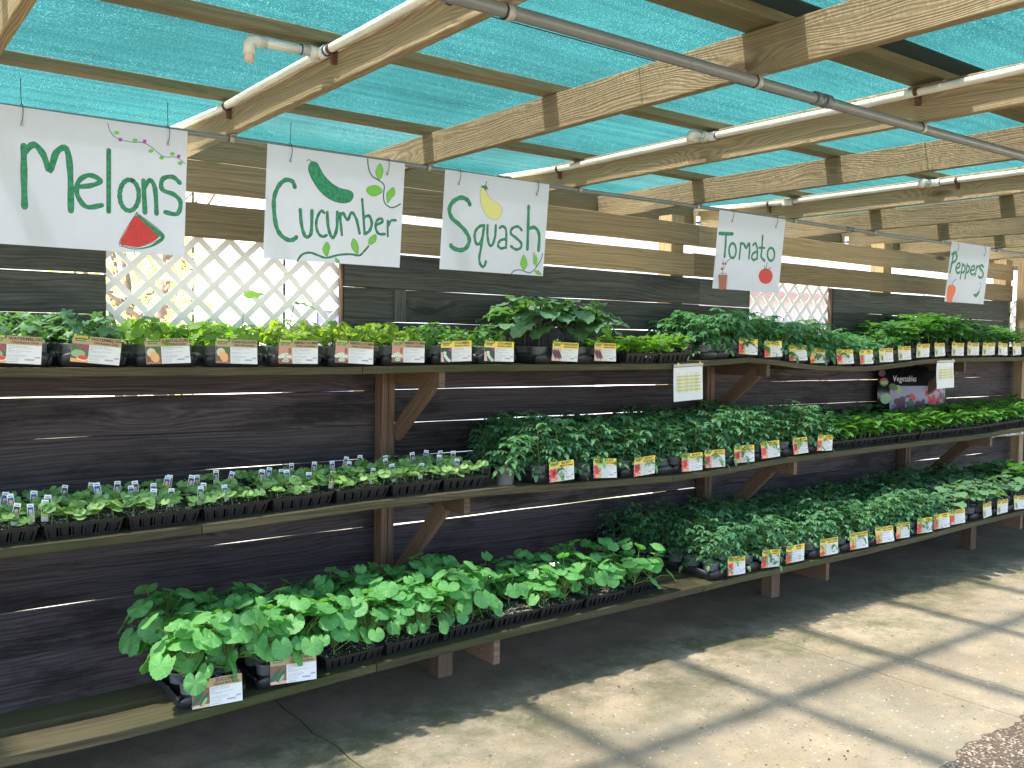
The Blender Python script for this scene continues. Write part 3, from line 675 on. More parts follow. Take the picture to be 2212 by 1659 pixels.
def shelf(tab, label, yf, widths, gap, cuts, arm_y, arm_dz, brace, mat, leg=False, armh=0.088):
    root = thing('plant_shelf', label, 'shelf', group='three plank shelves on the board wall'); r = random.Random(int(yf*100))
    y = yf
    for wi, w in enumerate(widths):
        for x0, x1 in zip(cuts, cuts[1:]):
            if leg and wi >= 2 and x0 < 3.9: continue
            o = r.uniform(-.25, .25) if wi else 0.0
            a = x0+(o if x0 != cuts[0] else 0); b = x1+(o if x1 != cuts[-1] else 0)
            plank(root, tab, a, b-0.004, y, y+w, mat if wi == 0 else 'shelf2', r, dz=r.uniform(-.0015, .0015))
        y += w+gap
    for px in (-0.14, 2.511, 5.155, 7.81, 10.45):
        x = px+0.059; z = lerp(tab, px)-0.0385
        # arm with an angled lower corner
        mb = MB(); L = 4.585-arm_y; pts = [(4.585, 0), (arm_y, 0), (arm_y, -armh*0.62), (arm_y+0.09, -armh), (4.585, -armh)]
        pts = [(4.585, 0), (arm_y, 0), (arm_y, -armh), (4.585, -armh)]
        vs = [(sx, p[0]-arm_y, p[1]) for sx in (-.018, .018) for p in pts]; m = len(pts)
        mb.add(vs, [tuple(range(m)), tuple(range(2*m-1, m-1, -1))]+[(k, m+k, m+(k+1) % m, (k+1) % m) for k in range(m)])
        me = mb.mesh('bracket_arm', ['post']); link('bracket_arm', me, root, (x, arm_y, z))
        if brace:
            y1, z1, y0, z0 = brace
            beam('brace', (x-.0005, y1, z-armh-z1+0.02), (x-.0005, y0, z-z0), 0.036, 0.088, 'post', root)
        if leg:
            for dx in (0.0,):
                beam('leg', (px-0.0, 3.93, 0.0), (px-0.0, 3.93, z-0.001), 0.088, 0.088, 'post', root, up=(1, 0, 0))
    return root
CUTS = [-1.6, 1.62, 4.72, 7.6, 10.6]
S_TOP = shelf(TOP, 'top plank shelf holding the melon, cucumber and tomato trays, sagging towards the right', 4.02, (0.14, 0.14, 0.14, 0.12), 0.006, [-1.6, 2.1, 4.98, 7.6, 10.6], 4.045, 0, (4.14, 0.0, 4.51, 0.36), 'shelf', armh=0.082)
S_MID = shelf(MID, 'middle plank shelf with mossy front edge holding seedling flats and tomato trays', 3.76, (0.14, 0.14, 0.14, 0.14, 0.14), 0.022, [-1.6, 1.24, 4.0, 7.2, 10.6], 3.80, 0, (4.0, 0.0, 4.50, 0.55), 'shelf', armh=0.088)
S_BOT = shelf(BOT, 'lowest plank shelf near the floor with mossy edge holding big squash and tomato trays', 3.485, (0.175, 0.17, 0.17, 0.17), 0.075, [-1.6, 1.9, 3.98, 7.4, 10.6], 3.53, 0, None, 'shelf', leg=True, armh=0.13)

# ------------------------------------------------------------------ things beyond the wall
def build_outside():
    sh = thing('garden_shed', 'white sided shed with lilac door seen through the lattice and wall gaps', 'shed', (9.0, 12.0, -0.06))
    X0, X1, H = -3.9, 9.0, 4.4
    def wallpart(x0, x1, z0, z1, y0=0.0):
        n = int((x1-x0)/0.2)
        for i in range(n):
            a = x0+(x1-x0)*i/n; b = x0+(x1-x0)*(i+1)/n
            mb = MB(); mb.box(a+.001, b-.001, y0, y0+.04, z0, z1); link('siding_board', mb.mesh('siding_board', ['siding']), sh)
    wallpart(X0, -3.45, 0, H); wallpart(-3.45, -2.95, 2.15, H); wallpart(-2.95, X1, 0, H)
    mb = MB(); mb.box(X0, X1, .05, .12, 0, H); mb.box(X0, X0+.1, .05, 4, 0, H); mb.box(X1-.1, X1, .05, 4, 0, H); mb.box(X0, X1, 3.9, 4, 0, H); link('wall_core', mb.mesh('wall_core', ['siding']), sh)
    mb = MB(); mb.box(-3.43, -2.97, -.01, .03, 0, 2.12); link('door', mb.mesh('door', ['lilac']), sh)
    mb = MB()
    mb.add([(X0-.3, -.35, H-.02), (X1+.3, -.35, H-.02), (X1+.3, 2, H+.9), (X0-.3, 2, H+.9), (X0-.3, 4.3, H-.02), (X1+.3, 4.3, H-.02), (X0-.3, -.35, H+.05), (X1+.3, -.35, H+.05), (X1+.3, 2, H+.97), (X0-.3, 2, H+.97), (X0-.3, 4.3, H+.05), (X1+.3, 4.3, H+.05)],
           [(0, 1, 2, 3), (3, 2, 5, 4), (9, 8, 7, 6), (10, 11, 8, 9), (0, 6, 7, 1), (4, 5, 11, 10), (0, 3, 9, 6), (3, 4, 10, 9), (1, 7, 8, 2), (2, 8, 11, 5)])
    link('roof', mb.mesh('roof', ['siding']), sh)
    # pink panelled kiosk behind the second lattice
    k = thing('pink_kiosk', 'pale pink panelled kiosk wall behind the lattice below the tomato sign', 'kiosk', (9.2, 7.2, -0.06))
    mb = MB(); mb.box(-1.5, 2.2, 0, 1.4, 0, 2.35); link('wall', mb.mesh('wall', ['pinkwall']), k)
    for a in range(4):
        for (q0, q1, q2, q3) in ((-1.3+.85*a, -0.55+.85*a, 2.02, 2.05), (-1.3+.85*a, -0.55+.85*a, 0.5, 0.53), (-1.3+.85*a, -1.27+.85*a, 0.53, 2.02), (-.58+.85*a, -.55+.85*a, 0.53, 2.02)):
            mb = MB(); mb.box(q0, q1, -.025, -.001, q2, q3); link('trim', mb.mesh('trim', ['pinktrim']), k)
    mb = MB(); mb.box(-1.6, 2.3, -.12, 1.5, 2.351, 2.42); link('roof', mb.mesh('roof', ['pinktrim']), k)
    # picket railing seen in the gap left of the peppers sign
    p = thing('picket_fence', 'white picket railing seen in the gap left of the peppers sign', 'fence', (11.25, 6.3, 1.2))
    for i in range(26):
        mb = MB(); mb.box(i*.075, i*.075+.028, 0, .02, 0.02, 1.28); link('picket', mb.mesh('picket', ['white_plastic']), p)
    mb = MB(); mb.box(0, 1.93, .021, .06, 0.0, .06); link('rail', mb.mesh('rail', ['white_plastic']), p); mb = MB(); mb.box(0, 1.93, .021, .06, 1.2, 1.26); link('rail', mb.mesh('rail', ['white_plastic']), p)
    for x in (0.0, 1.9):
        mb = MB(); mb.box(x, x+.05, .061, .11, -1.26, 1.28); link('rail_post', mb.mesh('rail_post', ['white_plastic']), p)
    r = random.Random(17)
    names = ['slim tree nearest the lattice', 'forked tree left of the shed', 'leafy tree in the middle of the lattice view', 'tall dark-trunked tree', 'leaning tree at the wood edge', 'bushy tree further back', 'thin pale tree', 'broad tree deep in the wood', 'small understory tree']
    spots = [(4.4, 15.5, .13), (6.6, 19.5, .17), (7.2, 17.0, .10), (8.6, 21, .2), (5.4, 21, .15), (9.6, 25, .2), (6.4, 26, .2), (11, 29, .25), (8.4, 28, .2)]
    for i, (x, y, tr) in enumerate(spots):
        t = thing('tree', 'bright spring %s seen through the lattice' % names[i], 'tree', (x, y, -.06), group='trees beyond the wall')
        H = r.uniform(4.2, 5.4); lean = r.uniform(-.5, .5); pts = [(lean*(k/8)**2+r.uniform(-.04, .04), r.uniform(-.04, .04), H*k/8) for k in range(9)]
        mb = MB(); mb.tube(pts, [tr*(1-.8*k/8) for k in range(9)], 8)
        for b in range(9):
            k = r.randint(1, 7); p = Vector(pts[k]); a = r.uniform(0, 2*pi); L = r.uniform(.8, 2.0)
            q = p+Vector((cos(a)*L*.5, sin(a)*L*.5, L*.35)); e = p+Vector((cos(a)*L, sin(a)*L, L*.8)); mb.tube([p, q, e], [tr*.35, tr*.22, tr*.08], 6)
        link('trunk', mb.mesh('trunk', ['bark']), t)
        mb = MB()
        for c in range(46):
            a = r.uniform(0, 2*pi); R = r.uniform(.1, 2.0); C = Vector((cos(a)*R, sin(a)*R, r.uniform(0.9, H*1.03)))
            for _ in range(26):
                P = C+Vector((r.gauss(0, .28), r.gauss(0, .28), r.gauss(0, .2))); s = r.uniform(.05, .11)
                u = Vector((r.uniform(-1, 1), r.uniform(-1, 1), r.uniform(-1, 1))).normalized(); w = u.cross(Vector((r.uniform(-1, 1), r.uniform(-1, 1), r.uniform(-1, 1)))).normalized()
                mb.add([P-u*s, P+w*s*.5, P+u*s, P-w*s*.5], [(0, 1, 2, 3)])
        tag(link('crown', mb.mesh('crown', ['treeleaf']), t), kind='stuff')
    for i, (x, y, c) in enumerate([(1.4, 5.6, 'red'), (2.3, 5.5, 'teal'), (5.2, 5.7, 'red'), (5.9, 5.6, 'teal'), (0.6, 5.5, 'red')]):
        t = thing('garden_tub', '%s plastic tub behind the wall, glimpsed through the %s low gap' % (c, ['left', 'leftmost teal', 'far red', 'far teal', 'extreme left'][i]), 'tub', (x, y, -.06), group='coloured tubs behind the wall')
        mb = MB(); mb.lathe([(.13, 0), (.17, .30), (.185, .30), (.185, .33), (.165, .33), (.13, .03), (0.001, .03)], 18); mb.disc((0, 0, 0), .13, 18); link('tub_body', mb.mesh('tub_body', ['bucket_'+c]), t)
build_outside()

# ------------------------------------------------------------------ leaves
def radial_leaf(mb, C, N, D, R, rf, n=18, cup=-0.15, ruf=0.0, rk=5, mi=0, rnd=None):
    """leaf blade spreading round its petiole point; D points to the tip"""
    N = N.normalized(); D = (D-N*D.dot(N)).normalized(); S = N.cross(D)
    vs = [C]; ph = rnd.uniform(0, 6) if rnd else 0
    for q in (0.55, 1.0):
        for k in range(n):
            a = -pi+2*pi*(k+0.5)/n
            r = R*(rf(a) if q == 1.0 else (0.35+0.65*rf(a)*q/0.55*0.55) if False else rf(a)*q)
            z = R*(cup*q*q+ruf*q*sin(rk*a+ph)+0.05*(1-abs(cos(a)))*q)
            vs.append(C+D*(cos(a)*r)+S*(sin(a)*r)+N*z)
    fs = [(0, 1+k, 1+(k+1) % n) for k in range(n) if k != n-1]
    fs += [(1+k, 1+n+k, 1+n+(k+1) % n, 1+(k+1) % n) for k in range(n) if k != n-1]
    mb.add(vs, fs, mi, True)
def rf_round(a): return (0.93+0.045*cos(11*a))*(1-0.42*max(0, (abs(a)-2.5)/0.64)) if True else 1
def rf_squash(a): return (0.95+0.025*cos(5*a)+0.035*cos(16*a))*(1-0.45*max(0, (abs(a)-2.86)/0.28))
def rf_angular(a): return (0.78+0.20*max(0, cos(2.5*a))**2+0.10*cos(5*a)+(0.22 if abs(a) < 0.25 else 0))*(1-0.5*max(0, (abs(a)-2.4)/0.75))
def rf_melon(a): return (0.52+0.42*abs(cos(2.5*a))**1.5)*(1.1 if abs(a) < .5 else 1)*(1-0.5*max(0, (abs(a)-2.5)/0.65))
def strip_leaf(mb, P, D, N, L, W, prof, fold=0.25, droop=0.25, mi=0, wav=0.0, ph=0.0):
    D = D.normalized(); N = (N-D*N.dot(D)).normalized(); S = D.cross(N)
    n = len(prof); vs = []
    p = P.copy(); step = L/(n-1); d = D.copy(); nn = N.copy()
    for i, w in enumerate(prof):
        ww = W*w; lift = fold*ww
        wv = wav*sin(i*2.1+ph)*W
        vs += [p-S*ww+nn*(lift+wv), p, p+S*ww+nn*(lift-wv)]
        ang = droop/(n-1); d2 = (d*cos(ang)-nn*sin(ang)).normalized(); nn = (nn*cos(ang)+d*sin(ang)).normalized(); d = d2; p = p+d*step
    fs = []
    for i in range(n-1):
        a = i*3
        fs += [(a, a+1, a+4, a+3), (a+1, a+2, a+5, a+4)]
    mb.add(vs, fs, mi, True)
OV = [0.05, 0.62, 0.95, 1.0, 0.85, 0.55, 0.04]
OVS = [0.05, 0.75, 1.0, 0.8, 0.03]
COT = [0.25, 0.8, 1.0, 0.95, 0.5]
TOMP = [0.10, 0.95, 0.62, 0.85, 0.45, 0.50, 0.02]
EGG = [0.30, 0.80, 1.0, 0.90, 1.0, 0.80, 0.78, 0.45, 0.05]
def V(a, e, r=1.0): return Vector((cos(a)*cos(e)*r, sin(a)*cos(e)*r, sin(e)*r))
def petiole(mb, p0, p1, r=0.002, sag=0.15, mi=0):
    m = (p0+p1)/2+Vector((0, 0, (p1-p0).length*sag*0.5)); mb.tube([p0, m, p1], [r*1.2, r, r*0.8], 5, mi, cap=False)

def plant_vine(kind, r, h=0.15, nl=13, R=0.045, rf=rf_round, spread=0.07, ruf=0.04, cup=-0.12):
    st, lf = MB(), MB()
    for s in range(2):
        ox, oy = r.uniform(-.018, .018), r.uniform(-.018, .018); base = Vector((ox, oy, 0)); a0 = r.uniform(0, 6.28)
        hh = h*r.uniform(.7, 1.0); tip = base+Vector((r.uniform(-.02, .02), r.uniform(-.02, .02), hh))
        st.tube([base, (base+tip)/2+Vector((.004, 0, 0)), tip], [.0032, .0028, .0018], 6, 0, cap=False)
        m = nl//2+(s < nl % 2)
        for i in range(m):
            f = (i+0.6)/m; a = a0+i*2.4+r.uniform(-.4, .4); p0 = base.lerp(tip, 0.15+0.75*f)
            d = spread*r.uniform(.5, 1.15)*(1.1-0.45*f); p1 = p0+Vector((cos(a)*d, sin(a)*d, h*0.28*r.uniform(.3, 1.1)))
            petiole(st, p0, p1, .0015)
            N = V(a, r.uniform(.55, 1.5)); D = V(a, r.uniform(-.7, .1))
            radial_leaf(lf, p1, N, D, R*r.uniform(.6, 1.12)*(1.05-0.25*f), rf, 14 if rf is not rf_melon else 20, cup+r.uniform(-.12, .08), ruf, r.choice([3, 4, 5]), 0, r)
    return st, lf
def plant_tomato(r, h=0.24, nl=13, L=0.105):
    st, lf = MB(), MB(); base = Vector((0, 0, 0)); pts = [base]
    for k in range(4): pts.append(pts[-1]+Vector((r.uniform(-.012, .012), r.uniform(-.012, .012), h*0.8/4)))
    st.tube(pts, [.004, .0035, .003, .0025, .0015], 6, 0, cap=False); a = r.uniform(0, 6.28)
    for i in range(nl):
        f = (i+1)/nl; a += 2.4+r.uniform(-.5, .5); fi = min(3.99, f*4); p0 = pts[int(fi)].lerp(pts[min(4, int(fi)+1)], fi % 1)
        e = 0.75-0.55*(1-f)+r.uniform(-.2, .25); LL = L*(1.15-0.45*f)*r.uniform(.8, 1.15)
        d = V(a, e); nn = Vector((0, 0, 1)); nn = (nn-d*nn.dot(d)).normalized(); p = p0; ptl = [p]; 
        for q in range(5):
            d = (d-nn*0.16).normalized(); nn = (nn+d*0.16).normalized(); p = p+d*LL/5; ptl.append(p)
        st.tube(ptl, [.0016]*3+[.001]*3, 4, 0, cap=False); S = d.cross(nn)
        for q, sc in ((1, .55), (2, .75), (3, .95), (4, 1.0)):
            dd = (ptl[q]-ptl[q-1]).normalized(); SS = dd.cross(Vector((0, 0, 1))).normalized()
            for sg in (-1, 1):
                D = (SS*sg*1.0+dd*0.45+Vector((0, 0, r.uniform(-.35, .15)))).normalized()
                strip_leaf(lf, ptl[q], D, Vector((r.uniform(-.3, .3), r.uniform(-.3, .3), 1)), .034*sc*r.uniform(.8, 1.2), .0108*sc, TOMP, r.uniform(.1, .5), r.uniform(.3, 1.1), 0, .12, r.uniform(0, 6))
        strip_leaf(lf, ptl[5], (ptl[5]-ptl[4]), nn+Vector((r.uniform(-.3, .3), r.uniform(-.3, .3), 0)), .042*r.uniform(.85, 1.15), .0135, TOMP, .25, r.uniform(.3, .9), 0, .12, r.uniform(0, 6))
    return st, lf
def plant_ovate(r, h=0.12, nl=10, L=0.06, W=0.016, stem=.0025, prof=OV, droop=.6, smat=0, nst=1, sp=0.0):
    st, lf = MB(), MB()
    for s in range(nst):
        base = Vector((r.uniform(-sp, sp), r.uniform(-sp, sp), 0)); tip = base+Vector((r.uniform(-.02, .02), r.uniform(-.02, .02), h*r.uniform(.8, 1.05)))
        st.tube([base, (base+tip)/2, tip], [stem*1.2, stem, stem*.6], 6, smat, cap=False); a = r.uniform(0, 6.28)
        for i in range(nl):
            f = (i+1)/nl; a += 2.4+r.uniform(-.3, .3); p0 = base.lerp(tip, .3+.7*f); e = r.uniform(.1, .6)+f*.35
            pl = h*.10*r.uniform(.6, 1.4)*(1.4-f); p1 = p0+V(a, e, pl); petiole(st, p0, p1, stem*.45)
            LL = L*(1.1-.45*abs(f-.45))*r.uniform(.75, 1.1)*(0.6 if f > .93 else 1)
            strip_leaf(lf, p1, V(a, e*.7), Vector((r.uniform(-.25, .25), r.uniform(-.25, .25), 1)), LL, W*LL/L, prof, r.uniform(.1, .45), droop*r.uniform(.4, 1.6), 0, .06, r.uniform(0, 6))
    return st, lf
def plant_seedling(r):
    mb = MB(); h = r.uniform(.020, .042); tip = Vector((r.uniform(-.008, .008), r.uniform(-.008, .008), h))
    mb.tube([Vector((0, 0, 0)), tip], [.0022, .0018], 5, 1, cap=False); a = r.uniform(0, 6.28)
    for k in (0, pi): strip_leaf(mb, tip, V(a+k, r.uniform(-.05, .45)), Vector((0, 0, 1)),   .046*r.uniform(.85, 1.15), .0180, COT, .12, .35, 0)
    for k in range(r.choice([2, 3, 3, 4])):
        aa = a+1.57+k*2.6+r.uniform(-.3, .3); p1 = tip+V(aa, .9, r.uniform(.012, .028)); mb.tube([tip, p1], [.0012, .001], 4, 1, cap=False)
        radial_leaf(mb, p1, V(aa, r.uniform(.8, 1.4)), V(aa, 0), r.uniform(.020, .031), rf_round, 10, -.05, .08, 4, 0, r)
    return mb

# prototypes : species -> list of (stem mesh, foliage mesh)
P = {}
def protos(key, n, fn, leafm, stemm='stem', seed=1):
    out = []
    for i in range(n):
        r = random.Random(seed*100+i); st, lf = fn(r)
        out.append((st.mesh(key+'_stem', [LM[stemm]]), lf.mesh(key+'_foliage', [LM[leafm]])))
    P[key] = out
protos('watermelon', 3, lambda r: plant_vine('w', r, .130, 22, .038, rf_melon, .068, .05), 'watermelon', seed=1)
protos('cantaloupe', 3, lambda r: plant_vine('c', r, .130, 20, .034, rf_round, .068, .05), 'cantaloupe', seed=2)
protos('armenian', 3, lambda r: plant_vine('a', r, .130, 20, .034, rf_angular, .066, .06), 'armenian', seed=3)
protos('cucumber', 3, lambda r: plant_vine('u', r, .130, 20, .032, rf_angular, .068, .06), 'cucumber', seed=4)
protos('tomato', 5, lambda r: plant_tomato(r, .26, 24, .115), 'tomato', seed=5)
protos('tomato_small', 4, lambda r: plant_tomato(r, .19, 22, .09), 'tomato', seed=6)
protos('pepper', 4, lambda r: plant_ovate(r, .22, 19, .105, .033, .003), 'pepper_adult', seed=7)
protos('pepper_seedling', 5, lambda r: plant_ovate(r, .13, 10, .082, .024, .0018, droop=.8), 'pepper', seed=8)
protos('greens', 4, lambda r: plant_ovate(r, .085, 9, .062, .022, .002, droop=.9), 'greens', seed=9)
SEED = []
for i in range(7):
    SEED.append(plant_seedling(random.Random(900+i)).mesh('squash_seedling', [LM['seedling'], LM['stem']]))

# big single leaves (each one is its own part)
def big_leaf_meshes(key, n, fn, mat):
    out = []
    for i in range(n):
        mb = MB(); fn(mb, random.Random(70+i)); out.append(mb.mesh(key, [LM[mat]]))
    return out
BIG = {'squash': big_leaf_meshes('squash_leaf', 5, lambda mb, r: radial_leaf(mb, Vector((0, 0, 0)), Vector((0, 0, 1)), Vector((1, 0, 0)), 1.0, rf_squash, 48, r.uniform(-.22, .05), r.uniform(.04, .09), r.choice([3, 4, 5]), 0, r), 'squash'),
       'eggplant': big_leaf_meshes('eggplant_leaf', 4, lambda mb, r: strip_leaf(mb, Vector((0, 0, 0)), Vector((1, 0, 0)), Vector((0, 0, 1)), 2.0, .76, EGG, r.uniform(.02, .18), r.uniform(.1, .9), 0, .16, r.uniform(0, 6)), 'eggplant')}

def frame_from(N, D):
    z = N.normalized(); x = (D-z*D.dot(z)).normalized(); y = z.cross(x)
    return Matrix((x, y, z)).transposed().to_4x4()

# ------------------------------------------------------------------ pots, trays, flats
def pot_mesh():
    mb = MB()
    mb.lathe([(.0375, 0), (.040, .004), (.0440, .048)], 18, 1)
    mb.lathe([(.0440, .048), (.0478, .088), (.0505, .088), (.0505, .092), (.0465, .092), (.0455, .070)], 18, 0)
    mb.disc((0, 0, .072), .0452, 18, 2); mb.disc((0, 0, .001), .0375, 18, 1)
    return mb.mesh('pot', ['clear', 'black', 'soil'])
POT = pot_mesh()
def small_pot_mesh():
    mb = MB(); mb.lathe([(.040, 0), (.042, .004), (.052, .085), (.056, .085), (.056, .09), (.050, .09), (.049, .07)], 20, 0); mb.lathe([(.0395, .002), (.0495, .068)], 20, 1); mb.disc((0, 0, .070), .049, 20, 2)
    return mb.mesh('pot', ['clear', 'soil', 'soil'])
LOOSEPOT = small_pot_mesh()
TW, TD = 0.272, 0.535
def tray_mesh():
    mb = MB(); hx, hy = TW/2, TD/2
    def per(inset, ztop):
        pts = []
        def lob(s, n): return abs(sin(pi*s*n))**0.8
        for (ax, ay, bx, by, n) in ((-hx, -hy, hx, -hy, 2), (hx, -hy, hx, hy, 4), (hx, hy, -hx, hy, 4), (-hx, hy, -hx, -hy, 2)):
            L = sqrt((bx-ax)**2+(by-ay)**2); ux, uy = (bx-ax)/L, (by-ay)/L; nx, ny = uy, -ux
            K = 9*n
            for k in range(K):
                s = k/K; l = lob(s, n); o = -0.014*(1-l)-inset
                e = 0.012*max(0, 1-min(s, 1-s)*L/0.02)
                pts.append((ax+ux*L*s+nx*(o-e), ay+uy*L*s+ny*(o-e), l))
        return pts
    A = per(0, 1); B = per(.0022, 1); n = len(A); tp = .93
    vs = []
    vs += [(x*tp, y*tp, .0015) for x, y, l in A]
    vs += [(x, y, .030) for x, y, l in A]
    vs += [(x*1.0, y*1.0, .036+.026*l) for x, y, l in A]
    vs += [(x, y, .036+.026*l) for x, y, l in B]
    vs += [(x*tp, y*tp, .006) for x, y, l in B]
    fs = [(q*n+k, q*n+(k+1) % n, (q+1)*n+(k+1) % n, (q+1)*n+k) for q in range(4) for k in range(n)]
    mb.add(vs, fs, 0, True); mb.add([vs[4*n+k] for k in range(n)], [tuple(range(n))], 0)
    mb.add([vs[k] for k in range(n)], [tuple(range(n-1, -1, -1))], 0)
    return mb.mesh('tray_body', ['black'])
TRAY = tray_mesh()
FW, FD, FH = 0.275, 0.52, 0.062
def flat_mesh(slots=6, W=FW, D=FD, H=FH):
    """open ribbed flat : rim, base strip, ribs with slanting slots, dark cell walls behind"""
    mb = MB(); hx, hy = W/2, D/2; q = .90
    def side(ax, ay, bx, by, n):
        L = sqrt((bx-ax)**2+(by-ay)**2); ux, uy = (bx-ax)/L, (by-ay)/L; ox, oy = uy, -ux     # outward
        def pt(s, z, off):
            t = q+(1-q)*z/H; cx, cy = ax+ux*s*L, ay+uy*s*L
            return (cx*t+ox*off, cy*t+oy*off, z)
        def pan(s0, s1, z0, z1, off=0.0, th=.0025, k0=0, k1=0):
            P8 = [pt(s0+k0, z0, off), pt(s1-k0, z0, off), pt(s1+k1, z1, off), pt(s0-k1, z1, off)]; P9 = [pt(s0+k0, z0, off-th), pt(s1-k0, z0, off-th), pt(s1+k1, z1, off-th), pt(s0-k1, z1, off-th)]
            mb.add(P8+P9, [(0, 1, 2, 3), (7, 6, 5, 4), (0, 4, 5, 1), (1, 5, 6, 2), (2, 6, 7, 3), (3, 7, 4, 0)])
        pan(0, 1, 0, .009); pan(0, 1, H-.016, H); pan(-.005, 1.005, H-.004, H, .0045, .006)
        e = .03
        for k in range(n+1):
            s = e*.5+(1-e)*k/n; w = .016 if k % 3 == 0 else .009
            pan(max(0, s-w), min(1, s+w), .009, H-.016, 0, .0025, 0, 0)
        # cell cups behind the slots
        for k in range(n):
            s0 = e*.5+(1-e)*(k+.16)/n; s1 = e*.5+(1-e)*(k+.84)/n; pan(s0, s1, .004, H-.008, -.006-.003*(k % 2), .002, .012, .004)
    side(-hx, -hy, hx, -hy, slots); side(hx, -hy, hx, hy, slots*2); side(hx, hy, -hx, hy, slots); side(-hx, hy, -hx, -hy, slots*2)
    mb.add([(-hx*q, -hy*q, .001), (hx*q, -hy*q, .001), (hx*q, hy*q, .001), (-hx*q, hy*q, .001)], [(3, 2, 1, 0)]); 
    # dividers between cell packs
    for k in range(1, 3):
        y = -hy+D*k/3; mb.box(-hx*.97, hx*.97, y-.004, y+.004, H-.02, H-.001)
    mb.box(-.003, .003, -hy*.97, hy*.97, H-.02, H-.003)
    return mb.mesh('flat_body', ['flatblack'])
FLAT = flat_mesh(6); FLAT8 = flat_mesh(8)
def flat_soil(W=FW, D=FD, H=FH, seed=1, dz=.008):
    mb = MB(); r = random.Random(seed); nx, ny = 16, 28; vs = [((-W/2+W*i/nx)*.955, (-D/2+D*j/ny)*.965, H-dz+r.uniform(-.004, .003)) for j in range(ny+1) for i in range(nx+1)]
    mb.add(vs, [(j*(nx+1)+i, j*(nx+1)+i+1, (j+1)*(nx+1)+i+1, (j+1)*(nx+1)+i) for j in range(ny) for i in range(nx)], 0, True)
    for _ in range(150):
        x, y = r.uniform(-W*.46, W*.46), r.uniform(-D*.47, D*.47); s = r.uniform(.0012, .0030); z = H-dz+.002
        mb.add([(x+s, y, z), (x, y+s, z), (x-s, y, z), (x, y-s, z), (x, y, z+s*1.2)], [(0, 1, 4), (1, 2, 4), (2, 3, 4), (3, 0, 4)], 1)
    M.setdefault('perlite', simple('perlite', (0.72, 0.70, 0.62), 0.8))
    return mb.mesh('soil', ['soil', 'perlite'])
SOILS = [flat_soil(seed=i) for i in range(3)]

# ------------------------------------------------------------------ lettering
def text_mesh(txt, size, x, z, mat, y=-0.0012, align='LEFT', sx=1.0, bold=0.0, wrap=None, spacing=1.0):
    cu = bpy.data.curves.new('txt', 'FONT'); cu.body = txt; cu.size = size; cu.align_x = align; cu.resolution_u = 2; cu.space_line = spacing
    if bold: cu.offset = bold
    o = bpy.data.objects.new('txt', cu); COL.objects.link(o)
    dg = bpy.context.evaluated_depsgraph_get(); me = bpy.data.meshes.new_from_object(o.evaluated_get(dg))
    vs = [(x+v.co.x*sx, y, z+v.co.y) for v in me.vertices]; fs = [tuple(p.vertices) for p in me.polygons]
    bpy.data.objects.remove(o); bpy.data.meshes.remove(me)
    return vs, fs, mat
def pack_text(items, name):
    mb = MB(); mats = []
    for vs, fs, mat in items:
        if mat not in mats: mats.append(mat)
        mb.add(vs, fs, mats.index(mat))
    return mb.mesh(name, mats)
def ellipse(cx, cz, rx, rz, n=14, a=0.0):
    return [(cx+rx*cos(t)*cos(a)-rz*sin(t)*sin(a), cz+rx*cos(t)*sin(a)+rz*sin(t)*cos(a)) for t in [2*pi*k/n for k in range(n)]]
CW, CH = 0.188, 0.106
